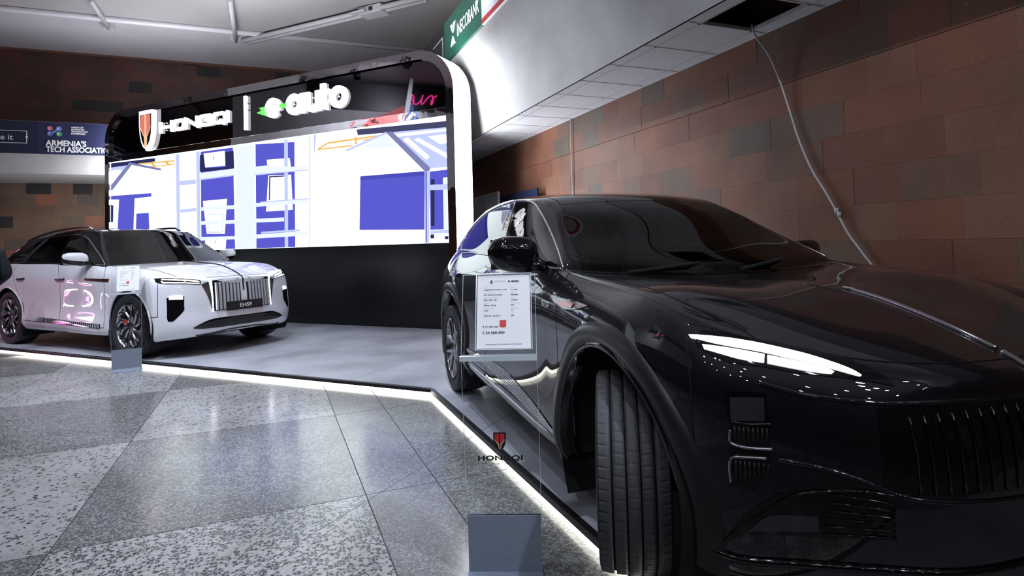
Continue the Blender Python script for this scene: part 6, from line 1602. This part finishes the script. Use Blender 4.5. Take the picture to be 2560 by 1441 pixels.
# ------------------------------------------------------------------ downlight fixtures around the lamps
AIMS = ['windshield of the white car', 'grille of the white car', 'rear doors of the white car', 'empty grey platform between the cars', 'rear of the black car', 'hood of the black car',
        'terrazzo before the platform corner', 'terrazzo at the left of the hall', 'terrazzo beside the front price stand', 'plaster balcony beam on the right', 'middle of the tiled right wall, added fill', 'near end of the tiled right wall, added fill',
        'plaster balcony across the hall', 'price sheet before the black car, added fill', 'price sheet before the white car, added fill', 'black car headlight from straight behind the viewer', 'black car grille from far behind the viewer', 'black car from the left behind the viewer',
        'black car front door from the far left', 'black car bumper from the right behind the viewer', 'black car fender from the left of the viewer']
for i, (L, R, z, eul) in enumerate(SPOTS):
    p = hall(L, R, z)
    t = thing('ceiling_downlight', 'small black ceiling downlight aimed at the ' + AIMS[i], 'downlight', p, 0, 'ceiling downlights')
    m4 = Matrix.Diagonal((1, 1, 1)).to_4x4()
    b = MB().lathe([(.095, -.02), (.10, -.02), (.10, .16), (.0001, .16)], 20, 'z')
    b.build('housing', 'black_metal', t, (0, 0, 0.10), eul)
    MB().tube([(0, 0, .2), (0, 0, ZC-z+.0)], .012, 6).build('stem', 'black_metal', t)

# small round lamps hung in rows behind the viewer: they glint along the black car
mat('bulb', (0.9, 0.9, 0.9), 0.3, emit=(0.85, 0.92, 1.0), es=70.0)
proto = None; n = 0
for R in (-1.2, -2.8, -4.4, -6.0):
    for L in (-5.2, -3.9, -2.6, -1.3, 0.1, 1.4, 2.6):
        n += 1
        lab = 'round white hall lamp in the row %s behind the viewer, %s' % ({-1.2: 'nearest', -2.8: 'second', -4.4: 'third', -6.0: 'farthest'}[R], {-5.2: 'at its far left end', -3.9: 'second from its left end', -2.6: 'third from its left end', -1.3: 'in its middle', 0.1: 'third from its right end', 1.4: 'second from its right end', 2.6: 'at its right end'}[L])
        p = hall(L-(0.75 if L == -1.3 and R > -3 else 0), R+0.25*math.sin(n*1.7), 5.2+0.35*math.sin(n*2.3))
        if proto is None:
            t = proto = thing('hall_lamp', lab, 'lamp', p, 0, 'round hall lamps')
            MB().lathe([(0.0001, -.055)] + [(.055*math.sin(a*PI/8), -.055*math.cos(a*PI/8)) for a in range(1, 7)] + [(.03, .06), (.0001, .06)], 14, 'z').build('bulb', 'bulb', t)
            MB().lathe([(.035, .045), (.05, .05), (.035, .12), (.0001, .12)], 14, 'z').tube([(0, 0, .1), (0, 0, 1.0)], .008, 5).build('holder', 'black_metal', t)
        else:
            t = copy_tree(proto); t.location = p; t['label'] = lab

ns = thing('neon_sculpture', 'pink and white neon tubes on a black post, mirrored in the white car', 'neon sign', hall(-5.85, 10.95, -PH), TH_R)
def nl(pts): return [(p[0]+5.85, p[1]-10.95, p[2]+PH) for p in pts]
MB().tube(catmull(nl([(-6.0, 11.2, .92), (-6.1, 11.36, .80), (-6.03, 11.22, .62), (-5.84, 10.91, .50), (-5.70, 10.66, .60), (-5.64, 10.57, .78), (-5.60, 10.5, .64), (-5.56, 10.43, .84)]), 6), .018, 8).build('neon_tube', 'pink_tube', ns)
MB().tube(catmull(nl([(-6.13, 11.40, .68), (-5.92, 11.05, .66), (-5.70, 10.66, .56)]), 6), .016, 8).build('neon_tube', 'white_tube', ns)
MB().tube(nl([(-6.10, 11.36, .32), (-6.19, 11.51, .12)]), .018, 8).build('neon_tube', 'pink_tube', ns)
MB().tube(nl([(-5.86, 10.95, .27), (-5.99, 11.17, .11)]), .018, 8).build('neon_tube', 'pink_tube', ns)
MB().tube(catmull(nl([(-6.16, 11.46, .33), (-5.95, 11.10, .30), (-5.76, 10.78, .16)]), 6), .016, 8).build('neon_tube', 'white_tube', ns)
MB().box(-.03, .03, .10, .16, 0, 1.0).box(-.25, .25, -.1, .35, 0, .03).build('post', 'black_metal', ns)
for z in (.3, .6): MB().tube([(0, .13, z), (-.02, .0, z)], .008, 6).build('bracket', 'black_metal', ns)
